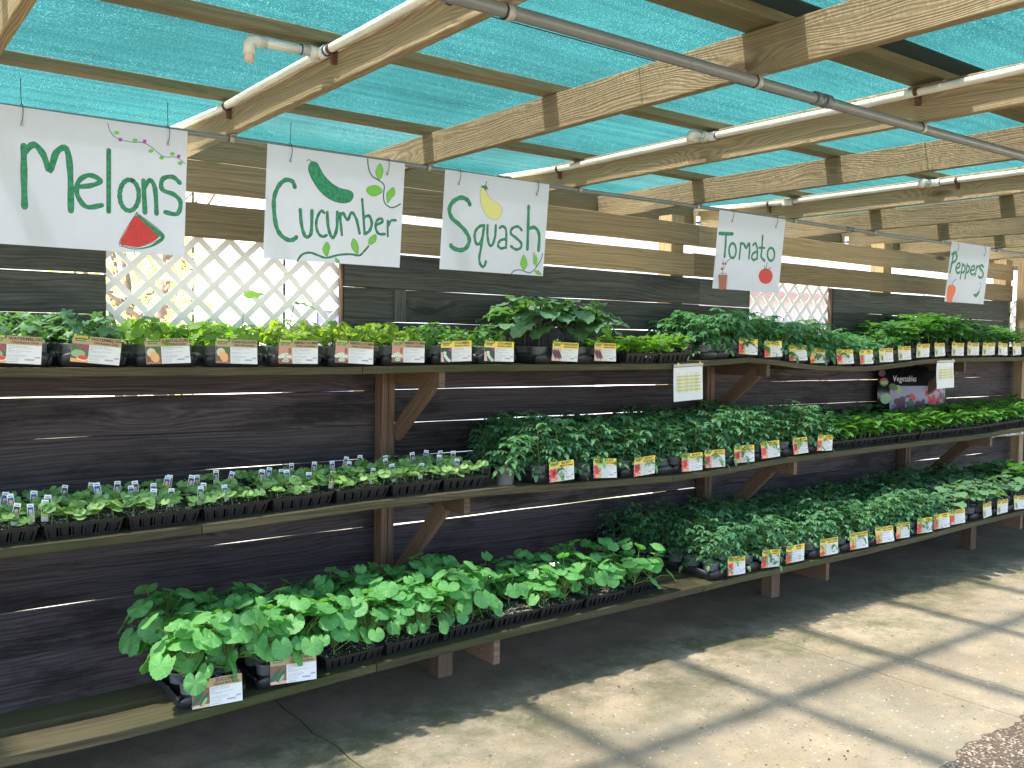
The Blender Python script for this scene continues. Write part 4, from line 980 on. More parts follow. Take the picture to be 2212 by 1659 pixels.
def card_protos():
    out = {}
    spec = {'watermelon': ('kraft', 'WATERMELON', 'Charleston Gray'), 'cantaloupe': ('kraft', 'CANTALOUPE', "Hale's Best Jumbo"), 'armenian': ('kraft', 'ARMENIAN CUCUMBER', 'Snake Cucumber'),
            'cucumber': ('yellow', 'CUCUMBER', 'Burpless Hybrid'), 'eggplant': ('yellow', 'ICHIBAN EGGPLANT', 'Japanese Hybrid'), 'tomato': ('yellow', 'BIG BOY', 'Hybrid Tomato'), 'zucchini': ('kraft', 'ZUCCHINI', 'Heirloom Black Beauty'),
            'cherry': ('yellow', 'SWEET CHERRY', 'Hybrid Tomato'), 'pepper': ('yellow', 'BELL PEPPER', 'Hybrid Pepper'), 'roma': ('yellow', 'ROMA', 'Tomato')}
    for key, (bg, l1, l2) in spec.items():
        W = CW if key in ('watermelon', 'cantaloupe', 'armenian', 'cucumber', 'zucchini') else (0.180 if key == 'eggplant' else 0.168)
        hw = W/2; zt = CH; zs = .060
        b = MB()
        # the sheet, with the logo tab standing above the edge
        b.box(-hw, hw, 0, .0009, 0, zt, 0)
        base = b.mesh('card_sheet', ['card_white'])
        p = MB(); mats = [bg, 'logo', 'logoy', 'pgreen', 'pmag', 'pmelon', 'pred', 'porange', 'pcream', 'pbrown', 'ppink', 'ppale', 'pdark', 'ppurple', 'pblue', 'prose', 'pwhite', 'pzuke', 'txtg', 'pnavy', 'kraft', 'pred2', 'yel2']
        I = {m: i for i, m in enumerate(mats)}; Y = -.0005
        def lay(pts, m, d=0): p.poly_xz(pts, Y-.00025*d, I[m])
        def rect(x0, x1, z0, z1, m, d=0): lay([(x0, z0), (x1, z0), (x1, z1), (x0, z1)], m, d)
        rect(-hw, hw, .073, zt-.0002, bg)
        px = -hw+W*.345
        # the print on the left
        if key == 'watermelon':
            rect(-hw, px, 0.0002, .073, 'pgreen'); rect(-hw, px, 0.0002, .014, 'porange', 1)
            for x, z in ((-.06, .06), (-.05, .066), (-.042, .055), (-.036, .05), (-.038, .066), (-.07, .065)): lay(ellipse(x, z, .006, .005, 7), 'pmag', 1)
            lay(ellipse(-.068, .034, .027, .016, 16), 'pmelon', 2); lay(ellipse(-.050, .018, .022, .011, 14, -.1), 'pwhite', 3); lay(ellipse(-.050, .0195, .020, .009, 14, -.1), 'pred', 4)
        elif key == 'cantaloupe':
            rect(-hw, px, 0.0002, .073, 'pbrown'); rect(-hw, px, .042, .073, 'pgreen', 1); lay(ellipse(-.071, .048, .019, .019, 16), 'pcream', 2); lay(ellipse(-.058, .029, .018, .024, 18, .45), 'porange', 3)
            lay(ellipse(-.058, .031, .007, .012, 10, .45), 'prose', 4)
            for k in range(8): rect(-.09+.007*k, -.086+.007*k, .002+.002*(k % 3), .005+.002*(k % 3), 'pcream', 1)
        elif key == 'armenian':
            rect(-hw, px, 0.0002, .073, 'ppink'); lay([(-hw, 0.0002), (px, 0.0002), (px, .016), (-hw, .028)], 'pbrown', 1); lay(ellipse(-.074, .036, .026, .010, 14, .35), 'ppale', 2); lay(ellipse(-.048, .032, .020, .007, 14), 'ppale', 2)
            for x, z in ((-.068, .013), (-.062, .027), (-.056, .013)): lay(ellipse(x, z, .009, .0065, 12), 'pwhite', 3); lay(ellipse(x, z, .006, .0042, 10), 'pmelon', 4)
            rect(-.048, -.038, .046, .064, 'pbrown', 2); lay(ellipse(-.043, .067, .005, .005, 8), 'pbrown', 2)
        elif key == 'cucumber':
            rect(-hw, px, 0.0002, .073, 'pdark'); lay([(-hw, 0.0002), (-hw+.018, 0.0002), (-hw+.010, .05), (-hw, .05)], 'prose', 1); rect(-.04, px, .052, .073, 'pmag', 1); rect(-.05, -.04, .056, .073, 'pblue', 1)
            for x, z in ((-.072, .046), (-.070, .032), (-.062, .021), (-.054, .012), (-.046, .006)): lay(ellipse(x, z, .012, .009, 14), 'pzuke', 2); lay(ellipse(x, z+.0005, .0105, .0075, 14), 'ppale', 3)
        elif key == 'eggplant':
            rect(-hw, px, 0.0002, .073, 'prose')
            for k in range(4): lay(ellipse(-.076+.012*k, .036+.004*(k % 2), .007, .032, 14, .55), 'ppurple', 1+k % 2)
        elif key in ('tomato', 'cherry', 'roma'):
            rect(-hw, px, 0.0002, .073, 'pmelon' if key != 'tomato' else 'prose')
            for x, z in ((-.072, .058), (-.050, .060), (-.062, .047), (-.074, .035), (-.049, .040), (-.060, .024), (-.074, .012), (-.048, .012)): lay(ellipse(x, z, .0125, .0115, 12), 'pred' if key != 'cherry' else ('porange' if z > .03 else 'pred'), 1+int(z*100) % 2)
            if key == 'tomato':
                for x in (-.067, -.052): lay(ellipse(x, .012, .010, .009, 10), 'prose', 3); 
            rect(px-.022, px-.004, .002, .011, 'logoy', 4)
        elif key == 'pepper':
            rect(-hw, px, 0.0002, .073, 'pcream'); lay(ellipse(-.066, .040, .012, .026, 14, .2), 'pmelon', 1); lay(ellipse(-.052, .030, .009, .022, 14, -.2), 'pgreen', 2)
        else:
            rect(-hw, px, 0.0002, .073, 'pbrown'); rect(-hw, px, 0.0002, .012, 'prose', 1)
            for k in range(5): lay(ellipse(-.084+.010*k, .030+.006*(k % 3), .0052, .026, 14, -.5), 'pzuke', 1+k % 2)
            lay(ellipse(-.05, .02, .006, .02, 12, -.6), 'pmelon', 4)
        rect(px+.002, hw-.006, .0715, .0722, 'pcream', 1)
        # badge with tab rising above the card
        bx = -hw+.030
        lay(ellipse(bx-.014, .105, .021, .0125, 14), 'logo', 1); lay(ellipse(bx+.014, .102, .0215, .0115, 14), 'logo', 2); lay(ellipse(bx, .102, .030, .0105, 16), 'logo', 3)
        rect(bx-.0185, bx+.0185, .0835, .095, 'logo', 3); lay(ellipse(bx, .1185, .004, .004, 10), 'logoy', 4)
        # barcode and price area
        r = random.Random(3); x = hw-.058
        while x < hw-.026: w = r.choice([.0006, .0010, .0015]); rect(x, x+w, .0135, .0195, 'txtg', 1); x += w+.0009
        pr = p.mesh('card_print', mats)
        tx = px+.004; ts = .0135
        w1 = (hw-px-.012)
        items = [text_mesh('Bonnie', .0195, bx, .0965, 'logoy', -.0021, 'CENTER', .95, .0006), text_mesh('PLANTS', .0085, bx, .0866, 'pwhite', -.0021, 'CENTER')]
        s1 = min(1.05, w1/(len(l1)*.0135*.72)); s2 = min(1.05, w1/(len(l2)*.0115*.60))
        cx = (px+hw)/2+.002
        items.append(text_mesh(l1, .0165, cx, .0905, 'txt', -.0014, 'CENTER', s1, .0005)); items.append(text_mesh(l2, .0135, cx, .0780, 'txt', -.0014, 'CENTER', s2, .0003))
        body = {'watermelon': 'HEIRLOOM. This classic oblong\nwatermelon! Popular for home garden or\nmarket.', 'cantaloupe': 'HEIRLOOM. Muskmelon with very fragrant,\nsweet taste. Ribbed rind.', 'armenian': 'HEIRLOOM. Popular variety, very long,\nbushy vines. Skin lightly ribbed fruits\nup to 3 feet.'}.get(key, 'Excellent flavor, heavy yield. Long\nharvest, good for home garden or\nmarket.')
        items.append(text_mesh(body, .0056, tx, .0655, 'txtg', -.0012, 'LEFT', .92, 0, spacing=1.1))
        items.append(text_mesh('TRADITIONAL. Plants are vigorous and disease\nresistant, high in vitamins.', .0046, tx, .0475, 'txtg', -.0012, 'LEFT', .92, 0, spacing=1.1))
        items.append(text_mesh('Matures 85 days after planting', .0054, tx, .031, 'txtg', -.0012)); items.append(text_mesh('Matures in 85 days, plants 36 in.', .0045, tx, .0255, 'txtg', -.0012))
        items.append(text_mesh('Fruit Size: 3-5 lbs.', .0054, tx, .018, 'txtg', -.0012)); items.append(text_mesh('Grows in full sun, 72 in.', .0045, tx, .0125, 'txtg', -.0012)); items.append(text_mesh('bonnieplants.com', .0052, tx, .005, 'txt', -.0012))
        items.append(text_mesh('$3.88', .0080, hw-.006, .0235, 'txtg', -.0012, 'RIGHT', 1, .0002))
        out[key] = (base, pr, pack_text(items, 'card_lettering'))
    return out
CARDS = card_protos()
def place_card(key, x, y, z, label, group, rz=0.0, roll=0.0, pitch=0.12, s=1.0):
    base, pr, tx = CARDS[key]
    o = link('price_card', base, None, (x, y, z), (pitch, roll, rz), s); tag(o, label, 'price card', group)
    link('card_print', pr, o); link('lettering', tx, o)
    return o

# outlines of the painted lettering, metres on each board
SIGN_ART={
 'Melons':[
('s','g',0.0186,[(0.6589,-0.1426),(0.6595,-0.2358),(0.6631,-0.381)]),
('s','g',0.0186,[(0.6618,-0.1663),(0.6947,-0.1329),(0.7285,-0.1666),(0.7544,-0.2274),(0.7764,-0.153),(0.8135,-0.1339),(0.8289,-0.2215),(0.8336,-0.38)]),
('s','g',0.0147,[(0.853,-0.2823),(0.9149,-0.2679),(0.9458,-0.2454),(0.9024,-0.2284),(0.8615,-0.2582),(0.8563,-0.3119),(0.8923,-0.3586),(0.9521,-0.3463)]),
('s','g',0.0153,[(0.9758,-0.1185),(0.9799,-0.3692)]),
('s','g',0.0142,[(1.0699,-0.2304),(1.0837,-0.2401),(1.094,-0.2581),(1.0992,-0.2816),(1.0986,-0.3069),(1.0921,-0.3303),(1.0809,-0.3479),(1.0667,-0.3572),(1.0516,-0.3568),(1.0379,-0.3467),(1.0278,-0.3287),(1.0227,-0.3054),(1.0234,-0.2803),(1.0297,-0.2572),(1.0408,-0.2397),(1.0549,-0.2302),(1.0699,-0.2304)]),
('s','g',0.0142,[(1.1174,-0.2258),(1.1265,-0.3605)]),
('s','g',0.0142,[(1.1211,-0.2546),(1.144,-0.2214),(1.166,-0.2562),(1.1748,-0.3606)]),
('s','g',0.0142,[(1.2698,-0.2183),(1.2395,-0.1966),(1.1973,-0.2101),(1.1964,-0.2549),(1.2479,-0.2718),(1.2753,-0.3023),(1.2632,-0.3523),(1.2117,-0.3505)]),
('f','r',0,[(1.0875,-0.3759),(1.121,-0.4016),(1.1569,-0.4315),(1.1867,-0.4576),(1.158,-0.483),(1.104,-0.5069),(1.0597,-0.5075),(1.0264,-0.4969),(1.0522,-0.4402)]),
('f','g',0,[(1.0886,-0.3706),(1.1045,-0.3737),(1.2074,-0.4472),(1.1867,-0.4576),(1.1569,-0.4315),(1.121,-0.4016)]),
('f','g',0,[(1.0221,-0.4972),(1.0599,-0.5153),(1.1041,-0.5134),(1.1583,-0.4943),(1.2075,-0.4499),(1.2041,-0.4742),(1.1553,-0.5058),(1.0916,-0.5209),(1.0473,-0.5149)]),
('o','k',0.0022,[(1.0874,-0.372),(1.0221,-0.4972),(1.0598,-0.5114),(1.104,-0.5082),(1.1581,-0.4857),(1.2074,-0.4472),(1.1045,-0.3724),(1.0874,-0.372)]),
('s','v',0.0027,[(0.9698,-0.0094),(0.9837,-0.045),(1.0146,-0.0658),(1.064,-0.0716),(1.1141,-0.0679),(1.1526,-0.0853),(1.1983,-0.115),(1.2505,-0.1103),(1.2909,-0.1329)]),
('f','l',0,[(1.0087,-0.0341),(1.0146,-0.0368),(1.0156,-0.0424),(1.0111,-0.0476),(1.0037,-0.0494),(0.9978,-0.0467),(0.9968,-0.0411),(1.0013,-0.0359)]),
('f','l',0,[(1.082,-0.0541),(1.0881,-0.0569),(1.0891,-0.0626),(1.0845,-0.0678),(1.0769,-0.0696),(1.0708,-0.0668),(1.0698,-0.0611),(1.0744,-0.0559)]),
('f','l',0,[(1.1478,-0.0901),(1.154,-0.0929),(1.1551,-0.0987),(1.1504,-0.104),(1.1427,-0.1057),(1.1364,-0.1029),(1.1354,-0.0972),(1.1401,-0.0919)]),
('f','l',0,[(1.1933,-0.1127),(1.1996,-0.1156),(1.2007,-0.1214),(1.1959,-0.1267),(1.1881,-0.1285),(1.1818,-0.1256),(1.1807,-0.1198),(1.1855,-0.1144)]),
('f','l',0,[(1.2377,-0.0905),(1.2441,-0.0934),(1.2453,-0.0992),(1.2404,-0.1046),(1.2325,-0.1064),(1.2261,-0.1035),(1.225,-0.0977),(1.2298,-0.0923)]),
('f','l',0,[(1.2723,-0.1262),(1.2787,-0.1292),(1.2799,-0.1351),(1.275,-0.1404),(1.267,-0.1422),(1.2605,-0.1392),(1.2594,-0.1334),(1.2643,-0.128)]),
('f','m',0,[(1.0226,-0.0605),(1.0274,-0.0642),(1.0273,-0.0708),(1.0222,-0.0754),(1.016,-0.0745),(1.0134,-0.0688),(1.0163,-0.0626)]),
('f','m',0,[(1.1209,-0.0531),(1.1259,-0.0569),(1.1258,-0.0636),(1.1205,-0.0682),(1.1142,-0.0673),(1.1115,-0.0615),(1.1145,-0.0552)]),
('f','m',0,[(1.2642,-0.0969),(1.2695,-0.1008),(1.2693,-0.1076),(1.2639,-0.1124),(1.2572,-0.1114),(1.2544,-0.1054),(1.2575,-0.099)]),
('f','k',0,[(1.0716,-0.446),(1.073,-0.4491),(1.0707,-0.4511),(1.0693,-0.448)]),
('f','k',0,[(1.0892,-0.4514),(1.0906,-0.4545),(1.0883,-0.4565),(1.0869,-0.4534)]),
('f','k',0,[(1.0427,-0.4818),(1.0441,-0.4849),(1.0418,-0.4869),(1.0404,-0.4838)]),
('f','k',0,[(1.0738,-0.4105),(1.0752,-0.4136),(1.0729,-0.4156),(1.0715,-0.4125)]),
('f','k',0,[(1.1252,-0.4789),(1.1266,-0.4821),(1.1243,-0.4841),(1.1229,-0.481)]),
('f','k',0,[(1.11,-0.4655),(1.1114,-0.4687),(1.109,-0.4707),(1.1076,-0.4675)]),
('f','k',0,[(1.1411,-0.4457),(1.1426,-0.4489),(1.1402,-0.4509),(1.1388,-0.4477)]),
('f','k',0,[(1.1365,-0.4793),(1.1379,-0.4825),(1.1356,-0.4845),(1.1342,-0.4813)]),
('f','k',0,[(1.136,-0.4843),(1.1374,-0.4874),(1.1351,-0.4894),(1.1337,-0.4863)]),
('f','k',0,[(1.093,-0.4737),(1.0944,-0.4768),(1.0921,-0.4788),(1.0907,-0.4757)]),
('f','k',0,[(1.0999,-0.4887),(1.1013,-0.4918),(1.099,-0.4938),(1.0976,-0.4907)]),
('f','k',0,[(1.1228,-0.4138),(1.1242,-0.417),(1.1219,-0.419),(1.1205,-0.4159)]),
('f','k',0,[(1.107,-0.4249),(1.1084,-0.428),(1.1061,-0.4301),(1.1047,-0.427)]),
('f','k',0,[(1.0867,-0.4495),(1.0881,-0.4526),(1.0858,-0.4546),(1.0844,-0.4515)]),
('f','k',0,[(1.1185,-0.4836),(1.1199,-0.4868),(1.1176,-0.4888),(1.1162,-0.4856)]),
('f','k',0,[(1.1317,-0.4855),(1.1331,-0.4886),(1.1308,-0.4906),(1.1294,-0.4875)]),
('f','k',0,[(1.151,-0.4429),(1.1524,-0.446),(1.1501,-0.448),(1.1487,-0.4449)]),
('f','k',0,[(1.0525,-0.4768),(1.0539,-0.4799),(1.0516,-0.4819),(1.0502,-0.4788)]),
('f','k',0,[(1.0936,-0.3992),(1.095,-0.4023),(1.0927,-0.4043),(1.0913,-0.4012)]),
('f','k',0,[(1.0795,-0.4711),(1.0809,-0.4742),(1.0786,-0.4762),(1.0772,-0.4731)]),
('f','k',0,[(1.066,-0.4309),(1.0674,-0.434),(1.0651,-0.436),(1.0637,-0.433)]),
('f','k',0,[(1.0466,-0.485),(1.048,-0.4881),(1.0457,-0.4901),(1.0443,-0.487)]),
('f','k',0,[(1.0826,-0.4926),(1.084,-0.4957),(1.0817,-0.4977),(1.0803,-0.4946)]),
('f','k',0,[(1.1011,-0.4408),(1.1025,-0.4439),(1.1002,-0.446),(1.0988,-0.4429)]),
('f','k',0,[(1.1258,-0.4475),(1.1272,-0.4506),(1.1249,-0.4526),(1.1235,-0.4495)]),
('f','k',0,[(1.1145,-0.4512),(1.1159,-0.4544),(1.1136,-0.4564),(1.1122,-0.4532)]),
('f','k',0,[(1.0976,-0.4641),(1.099,-0.4672),(1.0967,-0.4692),(1.0953,-0.4661)]),
('f','k',0,[(1.0711,-0.4183),(1.0724,-0.4214),(1.0702,-0.4234),(1.0688,-0.4203)]),
('f','k',0,[(1.0952,-0.4482),(1.0966,-0.4513),(1.0943,-0.4533),(1.0929,-0.4502)]),
('f','k',0,[(1.1233,-0.4328),(1.1247,-0.4359),(1.1223,-0.4379),(1.1209,-0.4348)]),
('f','k',0,[(1.1299,-0.4192),(1.1314,-0.4223),(1.129,-0.4243),(1.1276,-0.4212)]),
('f','k',0,[(1.1346,-0.4632),(1.136,-0.4663),(1.1337,-0.4684),(1.1323,-0.4652)]),
('f','k',0,[(1.0732,-0.4359),(1.0746,-0.439),(1.0723,-0.441),(1.0709,-0.4379)]),
('f','k',0,[(1.1183,-0.4164),(1.1197,-0.4195),(1.1173,-0.4216),(1.116,-0.4184)]),
('f','k',0,[(1.0878,-0.4182),(1.0892,-0.4213),(1.0869,-0.4233),(1.0855,-0.4202)]),
('f','k',0,[(1.0891,-0.4505),(1.0905,-0.4536),(1.0882,-0.4556),(1.0868,-0.4525)]),
('f','k',0,[(1.0795,-0.4263),(1.0809,-0.4294),(1.0786,-0.4314),(1.0772,-0.4283)]),
('f','k',0,[(1.1161,-0.4643),(1.1175,-0.4675),(1.1152,-0.4695),(1.1138,-0.4664)]),
('f','k',0,[(1.0805,-0.4085),(1.0818,-0.4116),(1.0795,-0.4137),(1.0782,-0.4106)]),
('f','k',0,[(1.0647,-0.4342),(1.0661,-0.4373),(1.0638,-0.4393),(1.0625,-0.4362)]),
('f','k',0,[(1.0823,-0.4211),(1.0837,-0.4242),(1.0814,-0.4262),(1.08,-0.4231)]),
('f','k',0,[(1.0849,-0.4571),(1.0863,-0.4602),(1.084,-0.4622),(1.0826,-0.4591)]),
 ],
 'Cucumber':[
('s','g',0.0152,[(1.803,-0.1778),(1.7899,-0.1532),(1.7578,-0.1495),(1.7272,-0.1751),(1.7063,-0.2216),(1.7029,-0.2737),(1.7156,-0.3578),(1.7404,-0.4042),(1.7813,-0.4265),(1.8093,-0.4206),(1.8202,-0.4099)]),
('s','g',0.0123,[(1.8345,-0.2795),(1.8425,-0.3429),(1.8613,-0.3982),(1.8821,-0.4023),(1.8954,-0.3764),(1.8938,-0.2784)]),
('s','g',0.0094,[(1.9578,-0.283),(1.9419,-0.2753),(1.9241,-0.3052),(1.9188,-0.3439),(1.931,-0.3812),(1.9527,-0.3967),(1.9755,-0.3891)]),
('s','g',0.0116,[(1.9732,-0.2796),(1.9819,-0.3461),(1.999,-0.3911),(2.0161,-0.3917),(2.0286,-0.3421),(2.026,-0.2727)]),
('s','g',0.0094,[(2.0404,-0.2771),(2.0471,-0.325),(2.0564,-0.3807)]),
('s','g',0.0101,[(2.0412,-0.2945),(2.0575,-0.2743),(2.0829,-0.3062),(2.1027,-0.2674),(2.1306,-0.298),(2.1518,-0.3651)]),
('s','g',0.0094,[(2.157,-0.1983),(2.1661,-0.2594),(2.1799,-0.3668)]),
('s','g',0.0109,[(2.174,-0.2831),(2.2004,-0.2759),(2.2167,-0.3101),(2.2066,-0.3467),(2.183,-0.3653)]),
('s','g',0.0094,[(2.2419,-0.3167),(2.2763,-0.2969),(2.2663,-0.2826),(2.2444,-0.2957),(2.2394,-0.3281),(2.257,-0.3578),(2.2935,-0.3576)]),
('s','g',0.0087,[(2.3058,-0.2911),(2.3102,-0.3663)]),
('s','g',0.0087,[(2.3087,-0.3181),(2.324,-0.2878),(2.3516,-0.2834)]),
('f','g',0,[(1.8747,-0.0554),(1.8658,-0.0846),(1.8819,-0.124),(1.9127,-0.1657),(1.9517,-0.1995),(1.9992,-0.2214),(2.0508,-0.2277),(2.0934,-0.2157),(2.1085,-0.1869),(2.1006,-0.1683),(2.0776,-0.1611),(2.0387,-0.1576),(1.9953,-0.1413),(1.9516,-0.1083),(1.925,-0.0736),(1.9117,-0.0545),(1.8907,-0.0478)]),
('o','k',0.0014,[(1.8747,-0.0554),(1.8658,-0.0846),(1.8819,-0.124),(1.9127,-0.1657),(1.9517,-0.1995),(1.9992,-0.2214),(2.0508,-0.2277),(2.0934,-0.2157),(2.1085,-0.1869),(2.1006,-0.1683),(2.0776,-0.1611),(2.0387,-0.1576),(1.9953,-0.1413),(1.9516,-0.1083),(1.925,-0.0736),(1.9117,-0.0545),(1.8907,-0.0478),(1.8747,-0.0554)]),
('s','g',0.004,[(1.8581,-0.0489),(1.87,-0.0429),(1.8806,-0.0509)]),
('s','v',0.0065,[(2.1763,-0.0001),(2.1831,-0.0421),(2.2051,-0.0785),(2.2466,-0.0973),(2.275,-0.1178),(2.2735,-0.1696),(2.2846,-0.2043),(2.3178,-0.2222),(2.3497,-0.2138),(2.3722,-0.1995)]),
('s','g',0.0065,[(1.8299,-0.5223),(1.8531,-0.4903),(1.8938,-0.478),(1.936,-0.4885),(1.9786,-0.4973),(2.0419,-0.4794),(2.1067,-0.4711),(2.1554,-0.4737),(2.181,-0.4521),(2.2042,-0.4245)]),
('f','l',0,[(2.2441,-0.013),(2.2238,-0.0528),(2.2321,-0.0793),(2.2465,-0.0954),(2.2628,-0.0639),(2.2635,-0.0362)]),
('o','k',0.0014,[(2.2441,-0.013),(2.2238,-0.0528),(2.2321,-0.0793),(2.2465,-0.0954),(2.2628,-0.0639),(2.2635,-0.0362),(2.2441,-0.013)]),
('f','l',0,[(2.1758,-0.1524),(2.1946,-0.1307),(2.2345,-0.1224),(2.2676,-0.1464),(2.2373,-0.1714),(2.2016,-0.1752)]),
('o','k',0.0014,[(2.1758,-0.1524),(2.1946,-0.1307),(2.2345,-0.1224),(2.2676,-0.1464),(2.2373,-0.1714),(2.2016,-0.1752),(2.1758,-0.1524)]),
('f','l',0,[(2.3279,-0.1199),(2.293,-0.1516),(2.2921,-0.1756),(2.2992,-0.2028),(2.3196,-0.1748),(2.3391,-0.1527)]),
('o','k',0.0014,[(2.3279,-0.1199),(2.293,-0.1516),(2.2921,-0.1756),(2.2992,-0.2028),(2.3196,-0.1748),(2.3391,-0.1527),(2.3279,-0.1199)]),
('f','l',0,[(1.977,-0.4199),(1.9574,-0.4523),(1.9648,-0.475),(1.9825,-0.4912),(1.9917,-0.4615),(1.995,-0.4418)]),
('o','k',0.0014,[(1.977,-0.4199),(1.9574,-0.4523),(1.9648,-0.475),(1.9825,-0.4912),(1.9917,-0.4615),(1.995,-0.4418),(1.977,-0.4199)]),
('f','l',0,[(2.118,-0.3934),(2.1079,-0.4257),(2.1233,-0.4522),(2.1463,-0.4684),(2.15,-0.4384),(2.1386,-0.4076)]),
('o','k',0.0014,[(2.118,-0.3934),(2.1079,-0.4257),(2.1233,-0.4522),(2.1463,-0.4684),(2.15,-0.4384),(2.1386,-0.4076),(2.118,-0.3934)]),
('f','l',0,[(2.2413,-0.3618),(2.2066,-0.3865),(2.2061,-0.4184),(2.2369,-0.4041),(2.245,-0.3875)]),
('o','k',0.0014,[(2.2413,-0.3618),(2.2066,-0.3865),(2.2061,-0.4184),(2.2369,-0.4041),(2.245,-0.3875),(2.2413,-0.3618)]),
('f','l',0,[(2.0275,-0.4921),(2.0262,-0.5098),(2.0439,-0.5204),(2.0498,-0.5083)]),
('o','k',0.0014,[(2.0275,-0.4921),(2.0262,-0.5098),(2.0439,-0.5204),(2.0498,-0.5083),(2.0275,-0.4921)]),
 ],
 'Squash':[
('s','g',0.0182,[(2.7967,-0.1602),(2.7796,-0.1383),(2.7393,-0.1298),(2.693,-0.1525),(2.6691,-0.1944),(2.6862,-0.2395),(2.7364,-0.2711),(2.7832,-0.3072),(2.8077,-0.3493),(2.7894,-0.391),(2.7506,-0.4055),(2.7061,-0.3971),(2.6912,-0.3836)]),
('s','g',0.0119,[(2.8991,-0.2625),(2.8701,-0.2687),(2.8449,-0.2948),(2.8407,-0.3283),(2.8547,-0.3641),(2.877,-0.3588),(2.8925,-0.3242),(2.8981,-0.2663)]),
('s','g',0.0111,[(2.8978,-0.2627),(2.8939,-0.313),(2.886,-0.3878),(2.879,-0.444),(2.8955,-0.4803),(2.916,-0.479),(2.9246,-0.4542)]),
('s','g',0.0111,[(2.9204,-0.2589),(2.9235,-0.3106),(2.939,-0.3616),(2.9599,-0.3619),(2.9749,-0.3177),(2.9755,-0.256)]),
('s','g',0.0103,[(3.0025,-0.2667),(3.0213,-0.2558),(3.0476,-0.278),(3.0544,-0.3719)]),
('s','g',0.0103,[(3.0504,-0.323),(3.0136,-0.3334),(2.998,-0.3609),(3.0218,-0.3773),(3.0517,-0.3676)]),
('s','g',0.0111,[(3.1548,-0.266),(3.1253,-0.248),(3.0881,-0.2625),(3.0809,-0.2904),(3.1161,-0.3103),(3.1571,-0.3377),(3.1545,-0.3647),(3.1216,-0.3755),(3.0877,-0.36)]),
('s','g',0.0143,[(3.1917,-0.1304),(3.1975,-0.2311),(3.2037,-0.3689)]),
('s','g',0.0151,[(3.201,-0.2538),(3.2469,-0.2441),(3.2801,-0.2819),(3.2839,-0.369)]),
('f','y',0,[(2.8636,-0.0676),(2.8589,-0.1064),(2.8677,-0.1495),(2.8913,-0.1913),(2.9254,-0.2176),(2.9582,-0.2251),(2.99,-0.2155),(3.0121,-0.1724),(2.9909,-0.1409),(2.9409,-0.1237),(2.9119,-0.1045),(2.8958,-0.0732),(2.8811,-0.0601)]),
('o','k',0.0012,[(2.8636,-0.0676),(2.8589,-0.1064),(2.8677,-0.1495),(2.8913,-0.1913),(2.9254,-0.2176),(2.9582,-0.2251),(2.99,-0.2155),(3.0121,-0.1724),(2.9909,-0.1409),(2.9409,-0.1237),(2.9119,-0.1045),(2.8958,-0.0732),(2.8811,-0.0601),(2.8636,-0.0676)]),
('s','v',0.0048,[(2.8958,-0.0274),(2.8893,-0.0483)]),
('f','g',0,[(2.8605,-0.0569),(2.8759,-0.0516),(2.8962,-0.0493),(2.9103,-0.0724),(2.8952,-0.0659),(2.8909,-0.0811),(2.8792,-0.064),(2.8656,-0.0637)]),
('s','v',0.0055,[(3.1018,-0.5118),(3.1219,-0.4934),(3.165,-0.487),(3.2298,-0.4988),(3.2673,-0.4733),(3.3029,-0.4242),(3.3144,-0.3844)]),
('f','l',0,[(3.1794,-0.3994),(3.1604,-0.4449),(3.1682,-0.4676),(3.1893,-0.4856),(3.2047,-0.4654),(3.2076,-0.442)]),
('o','k',0.0016,[(3.1794,-0.3994),(3.1604,-0.4449),(3.1682,-0.4676),(3.1893,-0.4856),(3.2047,-0.4654),(3.2076,-0.442),(3.1794,-0.3994)]),
('f','l',0,[(3.2492,-0.3811),(3.2522,-0.443),(3.2787,-0.4609),(3.277,-0.4142)]),
('o','k',0.0016,[(3.2492,-0.3811),(3.2522,-0.443),(3.2787,-0.4609),(3.277,-0.4142),(3.2492,-0.3811)]),
('f','l',0,[(3.2633,-0.4844),(3.2851,-0.5043),(3.3178,-0.5056),(3.2933,-0.4843)]),
('o','k',0.0016,[(3.2633,-0.4844),(3.2851,-0.5043),(3.3178,-0.5056),(3.2933,-0.4843),(3.2633,-0.4844)]),
 ],
 'Tomato':[
('s','g',0.0173,[(4.7963,-0.1508),(4.9275,-0.1432)]),
('s','g',0.0144,[(4.8622,-0.1485),(4.8668,-0.2273),(4.8679,-0.3005)]),
('s','g',0.013,[(4.9452,-0.2061),(4.9587,-0.2138),(4.9699,-0.2275),(4.9768,-0.2453),(4.9785,-0.2644),(4.9747,-0.2819),(4.966,-0.295),(4.9537,-0.3019),(4.9397,-0.3014),(4.9262,-0.2936),(4.9152,-0.2798),(4.9083,-0.2621),(4.9066,-0.2431),(4.9104,-0.2258),(4.919,-0.2127),(4.9312,-0.2058),(4.9452,-0.2061)]),
('s','g',0.013,[(5.0205,-0.1975),(5.0187,-0.3029)]),
('s','g',0.013,[(5.0162,-0.2009),(5.0515,-0.2001),(5.0796,-0.2272),(5.1032,-0.1912),(5.1164,-0.234),(5.1189,-0.2964)]),
('s','g',0.0123,[(5.1486,-0.2016),(5.1738,-0.1872),(5.1978,-0.2282),(5.2062,-0.2907)]),
('s','g',0.0123,[(5.1959,-0.2422),(5.1553,-0.2594),(5.1479,-0.2882),(5.1735,-0.3023),(5.2028,-0.2877)]),
('s','g',0.013,[(5.2413,-0.1304),(5.2458,-0.2248),(5.2485,-0.2752),(5.2872,-0.2994)]),
('s','g',0.0116,[(5.2144,-0.2144),(5.2737,-0.2114)]),
